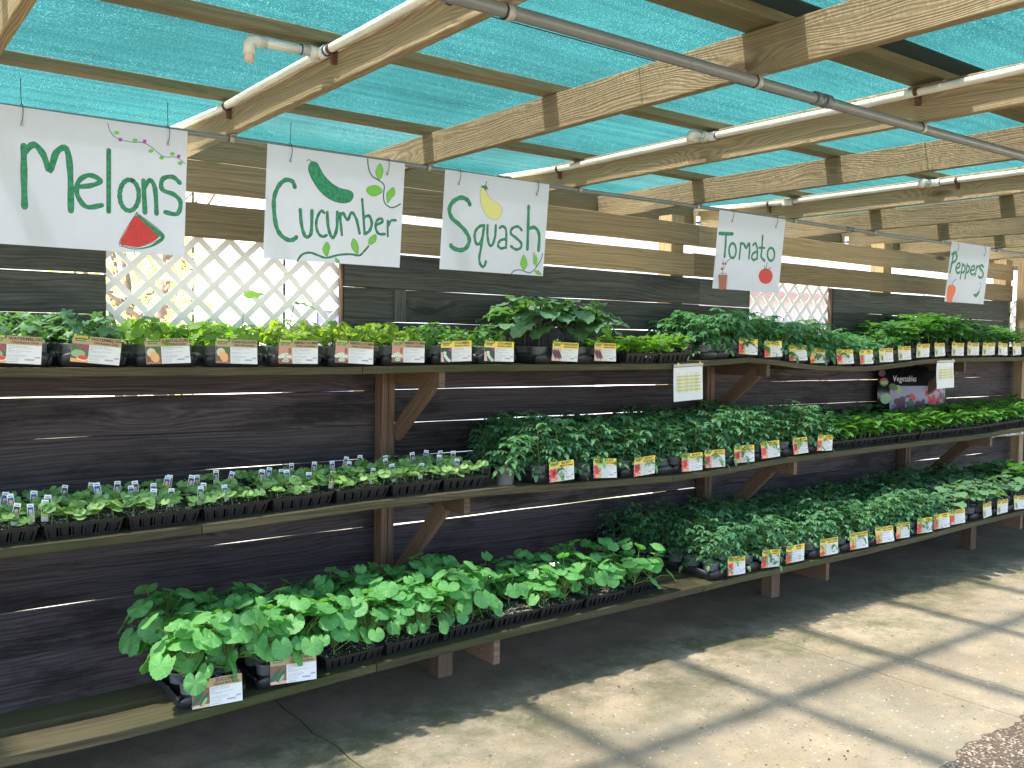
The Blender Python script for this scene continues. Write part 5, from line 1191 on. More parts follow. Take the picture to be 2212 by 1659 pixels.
('s','g',0.013,[(5.3538,-0.2072),(5.3684,-0.214),(5.3802,-0.2264),(5.3875,-0.2426),(5.3891,-0.2599),(5.3848,-0.2759),(5.3752,-0.2879),(5.3618,-0.2943),(5.3468,-0.2939),(5.3323,-0.287),(5.3206,-0.2746),(5.3134,-0.2585),(5.3118,-0.2412),(5.3161,-0.2254),(5.3256,-0.2134),(5.3388,-0.207),(5.3538,-0.2072)]),
('f','r',0,[(5.328,-0.3525),(5.3532,-0.359),(5.3739,-0.3712),(5.3877,-0.3875),(5.3927,-0.406),(5.3883,-0.4244),(5.3752,-0.4404),(5.3548,-0.4521),(5.3298,-0.458),(5.3033,-0.4575),(5.2783,-0.4507),(5.2579,-0.4385),(5.2445,-0.4222),(5.2397,-0.404),(5.244,-0.3859),(5.2568,-0.37),(5.2768,-0.3583),(5.3015,-0.3522)]),
('s','v',0.0058,[(5.3161,-0.3103),(5.3113,-0.3572)]),
('s','v',0.0065,[(5.2879,-0.3363),(5.3147,-0.3666)]),
('s','v',0.0065,[(5.3598,-0.3435),(5.3147,-0.3666)]),
('f','b',0,[(4.8249,-0.4225),(4.9105,-0.4177),(4.913,-0.5146),(4.8451,-0.5215)]),
('o','k',0.0022,[(4.8249,-0.4225),(4.9105,-0.4177),(4.913,-0.5146),(4.8451,-0.5215),(4.8249,-0.4225)]),
('s','v',0.0051,[(4.8657,-0.4171),(4.8599,-0.3623),(4.8868,-0.3361),(4.925,-0.309)]),
('s','v',0.0043,[(4.8633,-0.3866),(4.8815,-0.364)]),
('s','v',0.0036,[(4.8609,-0.3499),(4.8535,-0.3168)]),
('f','r',0,[(4.8512,-0.3735),(4.8578,-0.3768),(4.8596,-0.3828),(4.8555,-0.3878),(4.848,-0.389),(4.8414,-0.3857),(4.8396,-0.3797),(4.8437,-0.3747)]),
('f','r',0,[(4.8591,-0.3375),(4.8657,-0.3408),(4.8675,-0.3468),(4.8634,-0.3518),(4.8559,-0.353),(4.8493,-0.3497),(4.8475,-0.3438),(4.8516,-0.3387)]),
('f','r',0,[(4.8851,-0.3377),(4.8918,-0.341),(4.8936,-0.347),(4.8895,-0.3521),(4.8819,-0.3533),(4.8752,-0.3499),(4.8734,-0.344),(4.8775,-0.3389)]),
 ],
 'Peppers':[
('s','g',0.0195,[(7.7893,-0.0753),(7.7767,-0.1748),(7.7681,-0.2403)]),
('s','g',0.0195,[(7.7671,-0.0829),(7.8118,-0.0688),(7.85,-0.1021),(7.8286,-0.1394),(7.7783,-0.1562)]),
('s','g',0.0146,[(7.8676,-0.2016),(7.9171,-0.1787),(7.9047,-0.1526),(7.8684,-0.1692),(7.8582,-0.2134),(7.8949,-0.2393),(7.9289,-0.228)]),
('s','g',0.0146,[(7.9596,-0.1511),(7.9483,-0.2834)]),
('s','g',0.0146,[(7.9626,-0.1634),(8.0022,-0.1735),(8.0004,-0.2177),(7.9546,-0.2328)]),
('s','g',0.0146,[(8.0369,-0.1526),(8.0278,-0.2792)]),
('s','g',0.0146,[(8.0374,-0.1651),(8.0775,-0.1753),(8.0743,-0.2134),(8.0287,-0.2318)]),
('s','g',0.0137,[(8.1037,-0.2054),(8.1693,-0.1889),(8.1518,-0.1594),(8.1137,-0.1795),(8.1068,-0.2179),(8.1433,-0.2381),(8.1786,-0.2266)]),
('s','g',0.0137,[(8.2032,-0.1614),(8.1959,-0.2448)]),
('s','g',0.0137,[(8.2007,-0.187),(8.2256,-0.1587),(8.2524,-0.1629)]),
('s','g',0.0166,[(8.3233,-0.1618),(8.2866,-0.1448),(8.257,-0.1709),(8.3134,-0.1997),(8.3358,-0.2371),(8.2919,-0.2588),(8.2569,-0.2479)]),
('f','a',0,[(7.7605,-0.3615),(7.8103,-0.3435),(7.8799,-0.3558),(7.8928,-0.4053),(7.8621,-0.4505),(7.8541,-0.4885),(7.7787,-0.4913),(7.7594,-0.4236)]),
('s','v',0.0078,[(7.8304,-0.3519),(7.8396,-0.314),(7.8808,-0.2932)]),
('f','g',0,[(8.2009,-0.4098),(8.2593,-0.397),(8.2935,-0.3684),(8.3098,-0.3818),(8.2893,-0.4138),(8.2494,-0.4348)]),
('s','v',0.0059,[(8.3007,-0.3713),(8.3182,-0.322),(8.2895,-0.3008)]),
 ],
}

# ------------------------------------------------------------------ painted signs
SIGN_K = 0.087
def smooth(pts, n=4):
    if len(pts) < 3: return pts
    closed = abs(pts[0][0]-pts[-1][0])+abs(pts[0][1]-pts[-1][1]) < 1e-5
    out = []; m = len(pts)
    for i in range(m-1):
        p0 = pts[i-1] if i else (pts[-2] if closed else pts[0]); p1 = pts[i]; p2 = pts[i+1]; p3 = pts[i+2] if i+2 < m else (pts[1] if closed else pts[-1])
        for k in range(n):
            t = k/n
            out.append(tuple(0.5*((2*p1[c])+(-p0[c]+p2[c])*t+(2*p0[c]-5*p1[c]+4*p2[c]-p3[c])*t*t+(-p0[c]+3*p1[c]-3*p2[c]+p3[c])*t**3) for c in (0, 1)))
    out.append(pts[-1]); return out
def ribbon(mb, pts, w, y, mi, cap=True, jit=None):
    """flat marker stroke with round ends"""
    n = len(pts); L, R = [], []
    for i in range(n):
        a = pts[max(0, i-1)]; b = pts[min(n-1, i+1)]; dx, dz = b[0]-a[0], b[1]-a[1]; l = sqrt(dx*dx+dz*dz) or 1e-6
        ww = w/2*(1+(0.10*sin(i*1.3+(jit or 0)) if jit is not None else 0)); nx, nz = -dz/l*ww, dx/l*ww
        L.append((pts[i][0]+nx, y, pts[i][1]+nz)); R.append((pts[i][0]-nx, y, pts[i][1]-nz))
    mb.add(L+R, [(i, i+1, n+i+1, n+i) for i in range(n-1)], mi)
    if cap:
        for e in (0, n-1):
            c = pts[e]; r = w/2*0.98
            mb.add([(c[0]+r*cos(k*pi/5), y-.00004*(1+e % 2), c[1]+r*sin(k*pi/5)) for k in range(10)], [tuple(range(10))], mi)
def build_sign(word, x0, x1, v0, v1, label, ties, seed):
    root = thing('painted_sign', label, 'sign', (x0, 4.132, 2.588), (math.atan(SIGN_K), 0, 0), group='hand painted vegetable signs hanging from the conduit')
    # local: x from left edge, z down from the conduit; the board bows very slightly
    W = x1-x0; mb = MB(); nx = 10; vs = []
    for j, z in enumerate((v0, v1)):
        for i in range(nx+1):
            for yy in (0, .0022): vs.append((W*i/nx, yy+0.0012, z))
    r = lambda j, i, k: (j*(nx+1)+i)*2+k
    fs = [(r(0, i, 0), r(0, i+1, 0), r(1, i+1, 0), r(1, i, 0)) for i in range(nx)]+[(r(1, i, 1), r(1, i+1, 1), r(0, i+1, 1), r(0, i, 1)) for i in range(nx)]
    fs += [(r(0, i, 1), r(0, i+1, 1), r(0, i+1, 0), r(0, i, 0)) for i in range(nx)]+[(r(1, i, 0), r(1, i+1, 0), r(1, i+1, 1), r(1, i, 1)) for i in range(nx)]
    fs += [(r(0, 0, 1), r(0, 0, 0), r(1, 0, 0), r(1, 0, 1)), (r(0, nx, 0), r(0, nx, 1), r(1, nx, 1), r(1, nx, 0))]
    mb.add(vs, fs); link('sign_board', mb.mesh('sign_board', ['board_white']), root)
    keys = ['g', 'k', 'v', 'l', 'm', 'r', 'y', 'a', 'b', 'pwhite']
    let, pic = MB(), MB(); order = 0
    for (typ, c, w, pts) in SIGN_ART[word]:
        pts = [(p[0]-x0, p[1]) for p in pts]; order += 1; y = 0.0006-0.00002*order
        if typ == 'f':
            pts = smooth(pts+[pts[0]], 3)[:-1] if len(pts) > 4 else pts
            pic.poly_xz(pts, y, keys.index(c))
        elif typ == 'o': ribbon(pic, smooth(pts, 3), w, y-.0004, 1, False)
        elif c == 'g' and w > 0.0042:
            sp = smooth(pts, 5)
            w *= 1.12; ribbon(let, sp, w+.0030, y+.0003, 1, True, order); ribbon(let, sp, w, y-.0003, 0, True, order)
        else: ribbon(pic, smooth(pts, 4), w, y-.0004, keys.index(c), True)
    link('lettering', let.mesh('lettering', keys), root); link('picture', pic.mesh('picture', keys), root)
    for tx, kind in ties:
        mb = MB(); mb.tube([(tx, -.001, -.055), (tx+.003, -.008, -.04), (tx+.004, -.010, -.012), (tx+.003, -.002, .016), (tx+.001, .018, .022), (tx, .032, .012), (tx, .030, -.01), (tx, .006, -.04), (tx, .004, -.056)], .0017, 6)
        if kind: mb.tube([(tx, .004, .018), (tx-.004, -.002, .06), (tx-.006, -.006, .115)], .0015, 6)
        mb.box(tx-.005, tx+.005, -.005, .000, -.066, -.055, 1)
        link('cable_tie', mb.mesh('cable_tie', ['tie', 'tieg']), root)
build_sign('Melons', 0.568, 1.298, .006, -.534, 'large white hand painted sign reading Melons with a red watermelon slice', [(.082, 1), (.647, 1)], 1)
build_sign('Cucumber', 1.6615, 2.388, .004, -.520, 'white hand painted sign reading Cucumber with a green cucumber and vines', [(.113, 1), (.627, 0)], 2)
build_sign('Squash', 2.630, 3.329, .005, -.513, 'white hand painted sign reading Squash with a pale yellow squash', [(.087, 0), (.612, 0)], 3)
build_sign('Tomato', 4.777, 5.474, .002, -.515, 'white hand painted sign reading Tomato with a red tomato and potted plant', [(.13, 0), (.595, 0)], 4)
build_sign('Peppers', 7.737, 8.406, .022, -.490, 'white hand painted sign reading Peppers with an orange pepper and green chili', [(.10, 0), (.57, 0)], 5)

# ------------------------------------------------------------------ placing trays and plants
def put_potted(key, name, x, y, z, label, group, r, s=1.0, pot=POT, zp=.070, cat='plant'):
    root = thing(name, label, cat, (x, y, z), (r.uniform(-.03, .03), r.uniform(-.03, .03), r.uniform(0, 6.28)), group); lean = (r.uniform(-.16, .16), r.uniform(-.16, .16), 0)
    link('pot', pot, root)
    st, lf = r.choice(P[key]); s *= r.uniform(.80, 1.18)
    link('stem', st, root, (0, 0, zp), lean, scale=s); tag(link('foliage', lf, root, (0, 0, zp), lean, scale=s), kind='stuff')
    return root
# squash and eggplant : each big leaf is a part of its own
BP = {}
def big_proto(kind, r, nl, h, R, spread):
    st = MB(); L = []; a = r.uniform(0, 6.28)
    main = Vector((r.uniform(-.01, .01), r.uniform(-.01, .01), h*(.35 if kind == 'squash' else .9)))
    st.tube([Vector((0, 0, 0)), main*.5, main], [.0045, .004, .003], 6, 0, cap=False)
    for i in range(nl):
        f = (i+1)/nl; a += 2.4+r.uniform(-.35, .35)
        if kind == 'squash':
            p0 = main*(.15+.85*f); low = i % 3 == 0; d = spread*(r.uniform(.8, 1.25) if low else r.uniform(.25, 1.0)); p1 = p0+Vector((cos(a)*d, sin(a)*d, h*(r.uniform(-.05, .35) if low else r.uniform(.35, .88)*(1.0-.25*d/spread))))
            petiole(st, p0, p1, .0024, .2); N = (V(a, r.uniform(.25, .8) if low else r.uniform(.75, 1.5))+Vector((0, 0, .1))); D = V(a, r.uniform(-.7, .2)); m = frame_from(N, D)
            m = Matrix.Translation(p1) @ m @ Matrix.Scale(R*r.uniform(.62, 1.15), 4)
        else:
            p0 = main*(.30+.70*f); e = r.uniform(.1, .5); p1 = p0+V(a, e+.25, .075*(1.35-f)); petiole(st, p0, p1, .0022, .1)
            N = Vector((r.uniform(-.3, .3), r.uniform(-.3, .3), 1)); m = Matrix.Translation(p1) @ frame_from(N, V(a, e*.6-.1)) @ Matrix.Scale(R*r.uniform(.7, 1.15)*(1.1-.35*f), 4)
        L.append((r.choice(BIG[kind]), m))
    return (st.mesh(kind+'_stem', [LM['stem'] if kind == 'squash' else LM['dstem']]), L)
BP['squash'] = [big_proto('squash', random.Random(40+i), 24, .25, .046, .13) for i in range(4)]
BP['squash_mid'] = [big_proto('squash', random.Random(50+i), 14, .19, .041, .085) for i in range(4)]
BP['eggplant'] = [big_proto('eggplant', random.Random(60+i), 9, .26, .090, .1) for i in range(4)]
BP['eggplant_small'] = [big_proto('eggplant', random.Random(65+i), 8, .17, .065, .1) for i in range(3)]
def put_big(key, name, x, y, z, label, group, r, s=1.0, pot=POT, zp=.070):
    root = thing(name, label, 'plant', (x, y, z), (0, 0, r.uniform(0, 6.28)), group)
    if pot: link('pot', pot, root)
    st, L = r.choice(BP[key]); s *= r.uniform(.9, 1.1); B = Matrix.Translation((0, 0, zp)) @ Matrix.Scale(s, 4)
    link('stem', st, root, (0, 0, zp), scale=s)
    for me, m in L:
        o = link('leaf', me, root); o.matrix_local = B @ m
    return root
counter = {}
def pos_phrase(shelf):
    counter[shelf] = counter.get(shelf, -1)+1
    return '%s from the left on the %s shelf' % (ordinal(counter[shelf]), shelf)
PLANT_WORD = {'watermelon': 'lobed-leaf watermelon plant', 'cantaloupe': 'round-leaved cantaloupe plant', 'armenian': 'bright Armenian cucumber plant', 'cucumber': 'mid-green cucumber plant',
              'tomato': 'dark feathery tomato plant', 'tomato_small': 'dense young tomato plant', 'pepper': 'glossy pepper plant', 'eggplant': 'tall broad-leaved eggplant', 'eggplant_small': 'short broad-leaved eggplant', 'squash': 'round-leaved zucchini plant'}
ROWW = ['front', 'second-row', 'third-row', 'rear', 'fifth-row', 'sixth-row', 'seventh-row']
def bonnie_tray(shelf, x, kind, card, cardx=None, rows=4, dy=0.0, rz=0.0, seed=0, sc=1.0, roll=0.0, cdz=0.0, back=False, ncols=2):
    tab, yf = {'top': (TOP, 4.035), 'middle': (MID, 3.785), 'bottom': (BOT, 3.500)}[shelf]
    r = random.Random(seed*7+int(x*100)+{'top': 1, 'middle': 2, 'bottom': 3}[shelf]*1000)
    yf += dy; z = lerp(tab, x)+.0005; slope = math.atan((lerp(tab, x+.1)-lerp(tab, x-.1))/.2)
    if back:
        where = 'behind the %s tray on the %s shelf' % (ordinal(counter[shelf]), shelf)
    else: where = pos_phrase(shelf)
    kw = {'tomato_small': 'tomato', 'eggplant_small': 'eggplant', 'squash': 'zucchini', 'armenian': 'Armenian cucumber'}.get(kind, kind)
    yc = yf+TD/2
    t = tag(link('plant_tray', TRAY, None, (x, yc, z), (0, -slope, rz)), 'black tray of %s plants, %s' % (kw, where), 'plant tray', 'black eight-pot carry trays')
    c, s_ = cos(rz), sin(rz)
    n = 0
    for j in range(rows):
        for i in range(ncols):
            lx, ly = -TW/4+i*TW/2, -TD/2+TD/8+j*TD/4
            px, py = x+lx*c-ly*s_, yc+lx*s_+ly*c; pz = lerp(tab, px)+.0035
            lab = '%s %s %s in the %s tray of the %s shelf' % (ROWW[j], ('left', 'right')[i], PLANT_WORD[kind], ('%s wall-side' % ordinal(counter[shelf]) if back else ordinal(counter[shelf])), shelf)
            grp = '%s plants in the %s %stray of the %s shelf' % (kw, ordinal(counter[shelf]), 'back ' if back else '', shelf)
            nm = kw.replace(' ', '_').lower()+'_plant'
            if kind in BP: put_big(kind, nm, px, py, pz, lab, grp, r, sc)
            else: put_potted(kind, nm, px, py, pz, lab, grp, r, sc)
    if card:
        cx = cardx if cardx is not None else x
        cw = {'kraft': 'brown'}.get('kraft' if card in ('watermelon', 'cantaloupe', 'armenian', 'zucchini') else 'y', 'yellow-topped')
        words = {'watermelon': 'WATERMELON Charleston Gray', 'cantaloupe': 'CANTALOUPE', 'armenian': 'ARMENIAN CUCUMBER', 'cucumber': 'CUCUMBER Burpless Hybrid', 'eggplant': 'ICHIBAN EGGPLANT', 'tomato': 'BIG BOY tomato', 'zucchini': 'zucchini', 'cherry': 'cherry tomato', 'roma': 'red tomato', 'pepper': 'pepper'}[card]
        if shelf == 'top': cx *= (yf-.040)/4.03 if ncols and card in ('watermelon', 'cantaloupe', 'armenian', 'cucumber') else (yf-.026)/4.03
        place_card(card, cx, yf-(.040 if card in ('watermelon', 'cantaloupe', 'armenian', 'cucumber') else .026), z+.016+cdz, '%s %s card on the %s tray of the %s shelf' % (cw, words, ordinal(counter[shelf]), shelf), 'price cards hung on the trays', rz=r.uniform(-.20, .12)+rz, roll=roll if roll else r.uniform(-.06, .06), pitch=r.uniform(-.16, 0.06))
    return t
# --- top shelf
for i, (x, k, cx, roll) in enumerate([(0.32, 'watermelon', .335, 0), (0.615, 'watermelon', .60, 0), (0.895, 'watermelon', .893, .095), (1.186, 'cantaloupe', 1.187, 0), (1.478, 'cantaloupe', 1.482, 0), (1.770, 'armenian', 1.773, .01), (2.062, 'armenian', 2.059, 0), (2.352, 'armenian', 2.359, 0), (2.642, 'cucumber', 2.647, 0), (2.925, 'cucumber', 2.921, 0),
                              (3.315, 'eggplant', 3.379, 0), (3.605, 'eggplant', 3.69, 0)]):
    bonnie_tray('top', x, k, k, cx, seed=i, roll=roll, rows=3 if k == 'eggplant' else 4, sc={'cucumber': .92, 'eggplant': 1.12}.get(k, 1.0))
counter['top'] += 3
TRT = [(4.70, 'tomato_small', None, 1.32), (4.98, 'tomato_small', 'roma', 1.32), (5.25, 'tomato_small', 'roma', 1.28), (5.53, 'tomato_small', 'cherry', 1.2), (5.80, 'tomato_small', 'cherry', 1.35), (6.10, 'tomato_small', 'tomato', 1.25), (6.375, 'tomato_small', 'roma', .9), (6.64, 'tomato_small', 'pepper', .85), (6.90, 'pepper', 'pepper', .8), (7.16, 'pepper', 'pepper', 1.0), (7.43, 'pepper', 'pepper', 1.1), (7.71, 'pepper', 'pepper', 1.15), (7.97, 'pepper', 'pepper', 1.1), (8.235, 'pepper', 'pepper', 1.0), (8.50, 'pepper', 'pepper', .95), (8.77, 'pepper', 'pepper', .85), (9.04, 'pepper', 'pepper', .8)]
for i, (x, k, cd, s) in enumerate(TRT):
    bonnie_tray('top', x, k, cd, x+(.0 if i != 4 else -.04), seed=30+i, sc=s, cdz=.004)
# --- middle shelf tomatoes
counter['middle'] = 7
MT = [(3.13, 3.15), (3.44, 3.461), (3.745, 3.761), (4.04, 4.16), (4.33, 4.365), (4.62, 4.639), (4.915, 4.90), (5.20, 5.216), (5.475, 5.474)]
for i, (x, cx) in enumerate(MT): bonnie_tray('middle', x, 'tomato', 'tomato', cx, seed=60+i, sc=1.05, rows=3 if i else 4)
for i, x in enumerate([3.35, 3.95, 4.55, 5.15]):
    r = random.Random(200+i); z = lerp(MID, x)
    t = tag(link('plant_tray', TRAY, None, (x, 4.455, z), (0, 0, pi/2)), 'black tomato tray at the wall, %s from the left on the middle shelf' % ordinal(i), 'plant tray', 'black eight-pot carry trays')
    for a in range(4):
        for b in range(2): put_potted('tomato', 'tomato_plant', x-.2+a*.134, 4.39+b*.134, z+.0035, '%s tomato plant, %s from left, in the %s wall-side tray of the middle shelf' % (('front', 'rear')[b], ordinal(a), ordinal(i)), 'tomato plants in the %s back tray of the middle shelf' % ordinal(i), r, 1.0)
# loose pots
r = random.Random(77)
put_potted('tomato_small', 'tomato_plant', 2.835, 3.845, lerp(MID, 2.83), 'single small tomato plant in a clear pot at the shelf edge beside the seedling flats', None, r, 1.0, LOOSEPOT)
put_potted('tomato', 'tomato_plant', 2.93, 4.18, lerp(MID, 2.93), 'single dark tomato plant in a clear pot behind the last seedling flat', None, r, 1.0, LOOSEPOT)
for i, x in enumerate((6.62, 6.86, 7.08)): put_big('eggplant_small', 'eggplant_plant', x, 4.46, lerp(MID, x), 'dark broad-leaved plant against the wall left of the Vegetables banner, %s of three' % ordinal(i), 'dark plants left of the banner', r, .9)
# --- bottom shelf
bonnie_tray('bottom', 1.205, 'squash', 'zucchini', 1.205, seed=90, sc=1.05, cdz=-.008, rz=.0, roll=-.02)
bonnie_tray('bottom', 1.510, 'squash', 'zucchini', 1.515, seed=91, sc=1.0, cdz=.004)
counter['bottom'] = 8
BT = [(4.19, 'tomato', 4.243), (4.50, 'roma', 4.552), (4.80, 'roma', 4.79), (5.12, 'cherry', 5.141), (5.45, 'cherry', 5.478), (5.755, 'cherry', 5.783), (6.03, 'cherry', 6.0), (6.29, 'roma', 6.283), (6.55, 'roma', 6.512)]
for i, (x, cd, cx) in enumerate(BT):
    bonnie_tray('bottom', x, 'tomato', cd, cx, seed=100+i, sc=.93, cdz=.004, rows=4 if i < 3 else 3)
    bonnie_tray('bottom', x, 'tomato', None, seed=120+i, sc=.88, dy=.545, back=True, rows=3 if i < 4 else 2)
for i, (x, k, cd, cx) in enumerate([(6.83, 'eggplant_small', 'tomato', 6.74), (7.13, 'eggplant_small', 'pepper', 7.188), (7.40, 'eggplant_small', 'pepper', 7.42), (7.68, 'eggplant_small', 'pepper', 7.713), (7.96, 'pepper', 'pepper', 7.97), (8.24, 'pepper', 'pepper', 8.24)]):
    bonnie_tray('bottom', x, k, cd, cx, seed=140+i, sc=1.15 if k != 'pepper' else 1.1, cdz=.004, rows=4)
    if i < 4: bonnie_tray('bottom', x, 'tomato', None, seed=150+i, sc=.9, dy=.545, back=True, rows=2)

# --- seedling flats
def flat(shelf, x, tab, yf, mesh, what, where, i, W=1.0, rz=0.0, deep=FD):
    z = lerp(tab, x); slope = math.atan((lerp(tab, x+.1)-lerp(tab, x-.1))/.2)
    t = thing('seedling_flat', 'ribbed black flat of %s, %s' % (what.replace('bright green ', ''), where), 'seedling flat', (x, yf+FD/2, z+.001), (0, -slope, rz), 'ribbed black seedling flats')
    link('flat_body', mesh, t, scale=(W, 1, 1)); tag(link('soil', SOILS[i % 3], t, scale=(W, 1, 1)), kind='stuff')
    return t, z
def stake_mesh(i):
    mb = MB(); w, h = .0120, .090
    mb.box(-w, w, 0, .0006, .012, h, 0); mb.add([(-w, 0, .012), (w, 0, .012), (0, 0, 0)], [(0, 2, 1)], 0)
    y = -.0003; mb.poly_xz([(-w*.82, h-.046), (w*.82, h-.046), (w*.82, h-.013), (-w*.82, h-.013)], y, 1+i % 2)
    c = [4, 3, 4, 5][i % 4]; mb.poly_xz(ellipse(0, h-.029, .007, .007, 9), y-.0003, c); mb.poly_xz(ellipse(.001, h-.040, .0085, .0055, 9), y-.0004, c)
    mb.poly_xz([(-w*.6, h-.009), (w*.6, h-.009), (w*.6, h-.006), (-w*.6, h-.006)], y, 6); mb.poly_xz([(-w*.82, h-.062), (w*.82, h-.062), (w*.82, h-.048), (-w*.82, h-.048)], y, 7)
    return mb.mesh('plant_label_stake', ['pwhite', 'pnavy', 'pblue', 'porange', 'prose', 'pcream', 'txt', 'yel2'])
STAKES = [stake_mesh(i) for i in range(4)]
ML = [(.21, 1.0), (.505, 1.0), (.8025, 1.045), (1.103, 1.03), (1.4005, 1.025), (1.701, 1.035), (1.9945, .99), (2.281, .985), (2.569, 1.0)]
sr = random.Random(31)
# where the little label stakes stand, from the photograph: (flat index, x in flat, distance back from the front edge)
for i, (x, w) in enumerate(ML):
    ow = 'cut off at the left end of the middle shelf' if i == 0 else '%s from the left on the middle shelf' % ordinal(i-1)
    t, z = flat('middle', x, MID, 3.795, FLAT, 'squash seedlings', ow, i, w)
    for j in range(7):
        for k in range(5):
            px = x+(-.106+.053*k)*w+sr.uniform(-.010, .010); py = 3.795+.034+.072*j+sr.uniform(-.012, .012)
            if sr.random() < .06: continue
            o = link('squash_seedling', sr.choice(SEED), None, (px, py, lerp(MID, px)+.055), (sr.uniform(-.08, .08), sr.uniform(-.08, .08), sr.uniform(0, 6.28)), sr.uniform(.85, 1.2))
            tag(o, 'squash seedling, %s and %s from left, in the %s' % (ROWW[j]+(' row' if j in (0, 3) else ''), ordinal(k), 'leftmost flat' if i == 0 else '%s squash flat' % ordinal(i-1)), 'seedling', 'squash seedlings in the flat %s' % ow.replace(' on the middle shelf', ''))
STK = {1: [(.02, .36), (.06, .33), (.10, .34), (.09, .26), (.045, .30), (.13, .10), (.07, .12)], 2: [(-.10, .20), (-.12, .12), (.10, .40), (.13, .33), (.0, .42), (-.13, .30)], 3: [(-.10, .36), (-.06, .26), (-.03, .30), (.02, .24), (.06, .14), (-.02, .14), (.13, .42), (.10, .38)], 4: [(-.10, .34), (-.05, .38), (-.09, .20), (.0, .12), (-.12, .13), (.10, .40), (.06, .44)],
       5: [(-.09, .30), (-.04, .34), (.0, .26), (.02, .22), (.01, .15), (.08, .14), (.12, .42)], 6: [(-.08, .38), (.02, .36), (.06, .30), (-.11, .12), (.10, .12), (.11, .44)], 7: [(-.08, .45), (.06, .40), (.01, .30), (-.05, .14), (.09, .13)], 8: [(-.08, .38), (.0, .42), (.08, .36), (-.02, .24), (.10, .28), (.03, .14)]}
for i, L in STK.items():
    for k, (dx, dy) in enumerate(L):
        px = ML[i][0]+dx; o = link('plant_label_stake', STAKES[(i*2+k) % 4], None, (px, 3.795+dy, lerp(MID, px)+(.058 if dy > .2 else .045)), (sr.uniform(-.15, .05), sr.uniform(-.25, .25), sr.uniform(-.45, .0)), sr.uniform(.92, 1.1))
        tag(o, 'small white label stake, %s from left, in the %s squash seedling flat' % (ordinal(sorted(range(len(L)), key=lambda q: L[q]).index(k)), ordinal(i-1)), 'plant label', 'label stakes in the flat %s from the left' % ordinal(i-1))
# middle right : pepper seedlings
for i, x in enumerate([5.755, 6.035, 6.315, 6.60, 6.90, 7.185, 7.45, 7.72, 7.99, 8.27, 8.55, 8.83, 9.11]):
    ow = '%s pepper flat on the middle shelf' % ordinal(i)
    t, z = flat('middle', x, MID, 3.795, FLAT8, 'pepper seedlings', ow, i)
    rows = 5 if i < 8 else 4
    for j in range(rows):
        for k in range(4):
            px = x-.10+.067*k+sr.uniform(-.012, .012); py = 3.795+.045+(.10 if rows == 5 else .125)*j+sr.uniform(-.012, .012)
            o = link('pepper_seedling', None, None, (px, py, lerp(MID, px)+.052), (0, 0, sr.uniform(0, 6.28))); s = sr.uniform(.85, 1.2)
            st, lf = sr.choice(P['pepper_seedling']); link('stem', st, o, scale=s); tag(link('foliage', lf, o, scale=s), kind='stuff')
            tag(o, 'pepper seedling, %s and %s from left, in the %s pepper flat' % (ROWW[j]+(' row' if j in (0, 3) else ''), ordinal(k), ordinal(i)), 'seedling', 'pepper seedlings in the %s pepper flat' % ordinal(i))
# top : two flats of greens
for i, x in enumerate([4.005, 4.29]):
    ow = 'on the top shelf right of the eggplants' if i == 0 else 'on the top shelf left of the tall tomatoes'
    t, z = flat('top', x, TOP, 4.035, FLAT, 'bright green seedlings', ow, i)
    for j in range(5):
        for k in range(4):
            px = x-.10+.067*k+sr.uniform(-.012, .012); py = 4.035+.05+.10*j+sr.uniform(-.012, .012)
            o = link('green_seedling', None, None, (px, py, lerp(TOP, px)+.052), (0, 0, sr.uniform(0, 6.28))); s = sr.uniform(.95, 1.35)
            st, lf = sr.choice(P['greens']); link('stem', st, o, scale=s); tag(link('foliage', lf, o, scale=s), kind='stuff')
            tag(o, 'bright seedling, %s and %s from left, in the flat %s' % (ROWW[j], ordinal(k), ('right of the eggplants', 'left of the tall tomatoes')[i]), 'seedling', 'seedlings in the flat %s' % ow)
# bottom : squash in ribbed flats
for i, x in enumerate([1.815, 2.105, 2.40, 2.685, 2.97, 3.265, 3.562]):
    ow = '%s squash flat on the bottom shelf' % ordinal(i)
    t, z = flat('bottom', x, BOT, 3.515 if i < 6 else 3.55, FLAT8, 'squash plants', ow, i)
    big = i < 3; n = 0
    for j in range(4):
        for k in range(2):
            if i in (3,) and j == 0: continue
            if i == 6 and j > 1 and k == 1: continue
            px = x-.068+.136*k+sr.uniform(-.02, .02); py = 3.515+.06+.12*j+sr.uniform(-.02, .02)
            put_big('squash' if big else 'squash_mid', 'squash_plant', px, py, lerp(BOT, px)+.052, '%s %s %s squash plant in the %s bottom-shelf squash flat' % (ROWW[j], ('left', 'right')[k], 'large' if big else 'young', ordinal(i)), 'squash plants in the %s squash flat' % ordinal(i), sr, .95 if big else 1.0, None, 0.0)

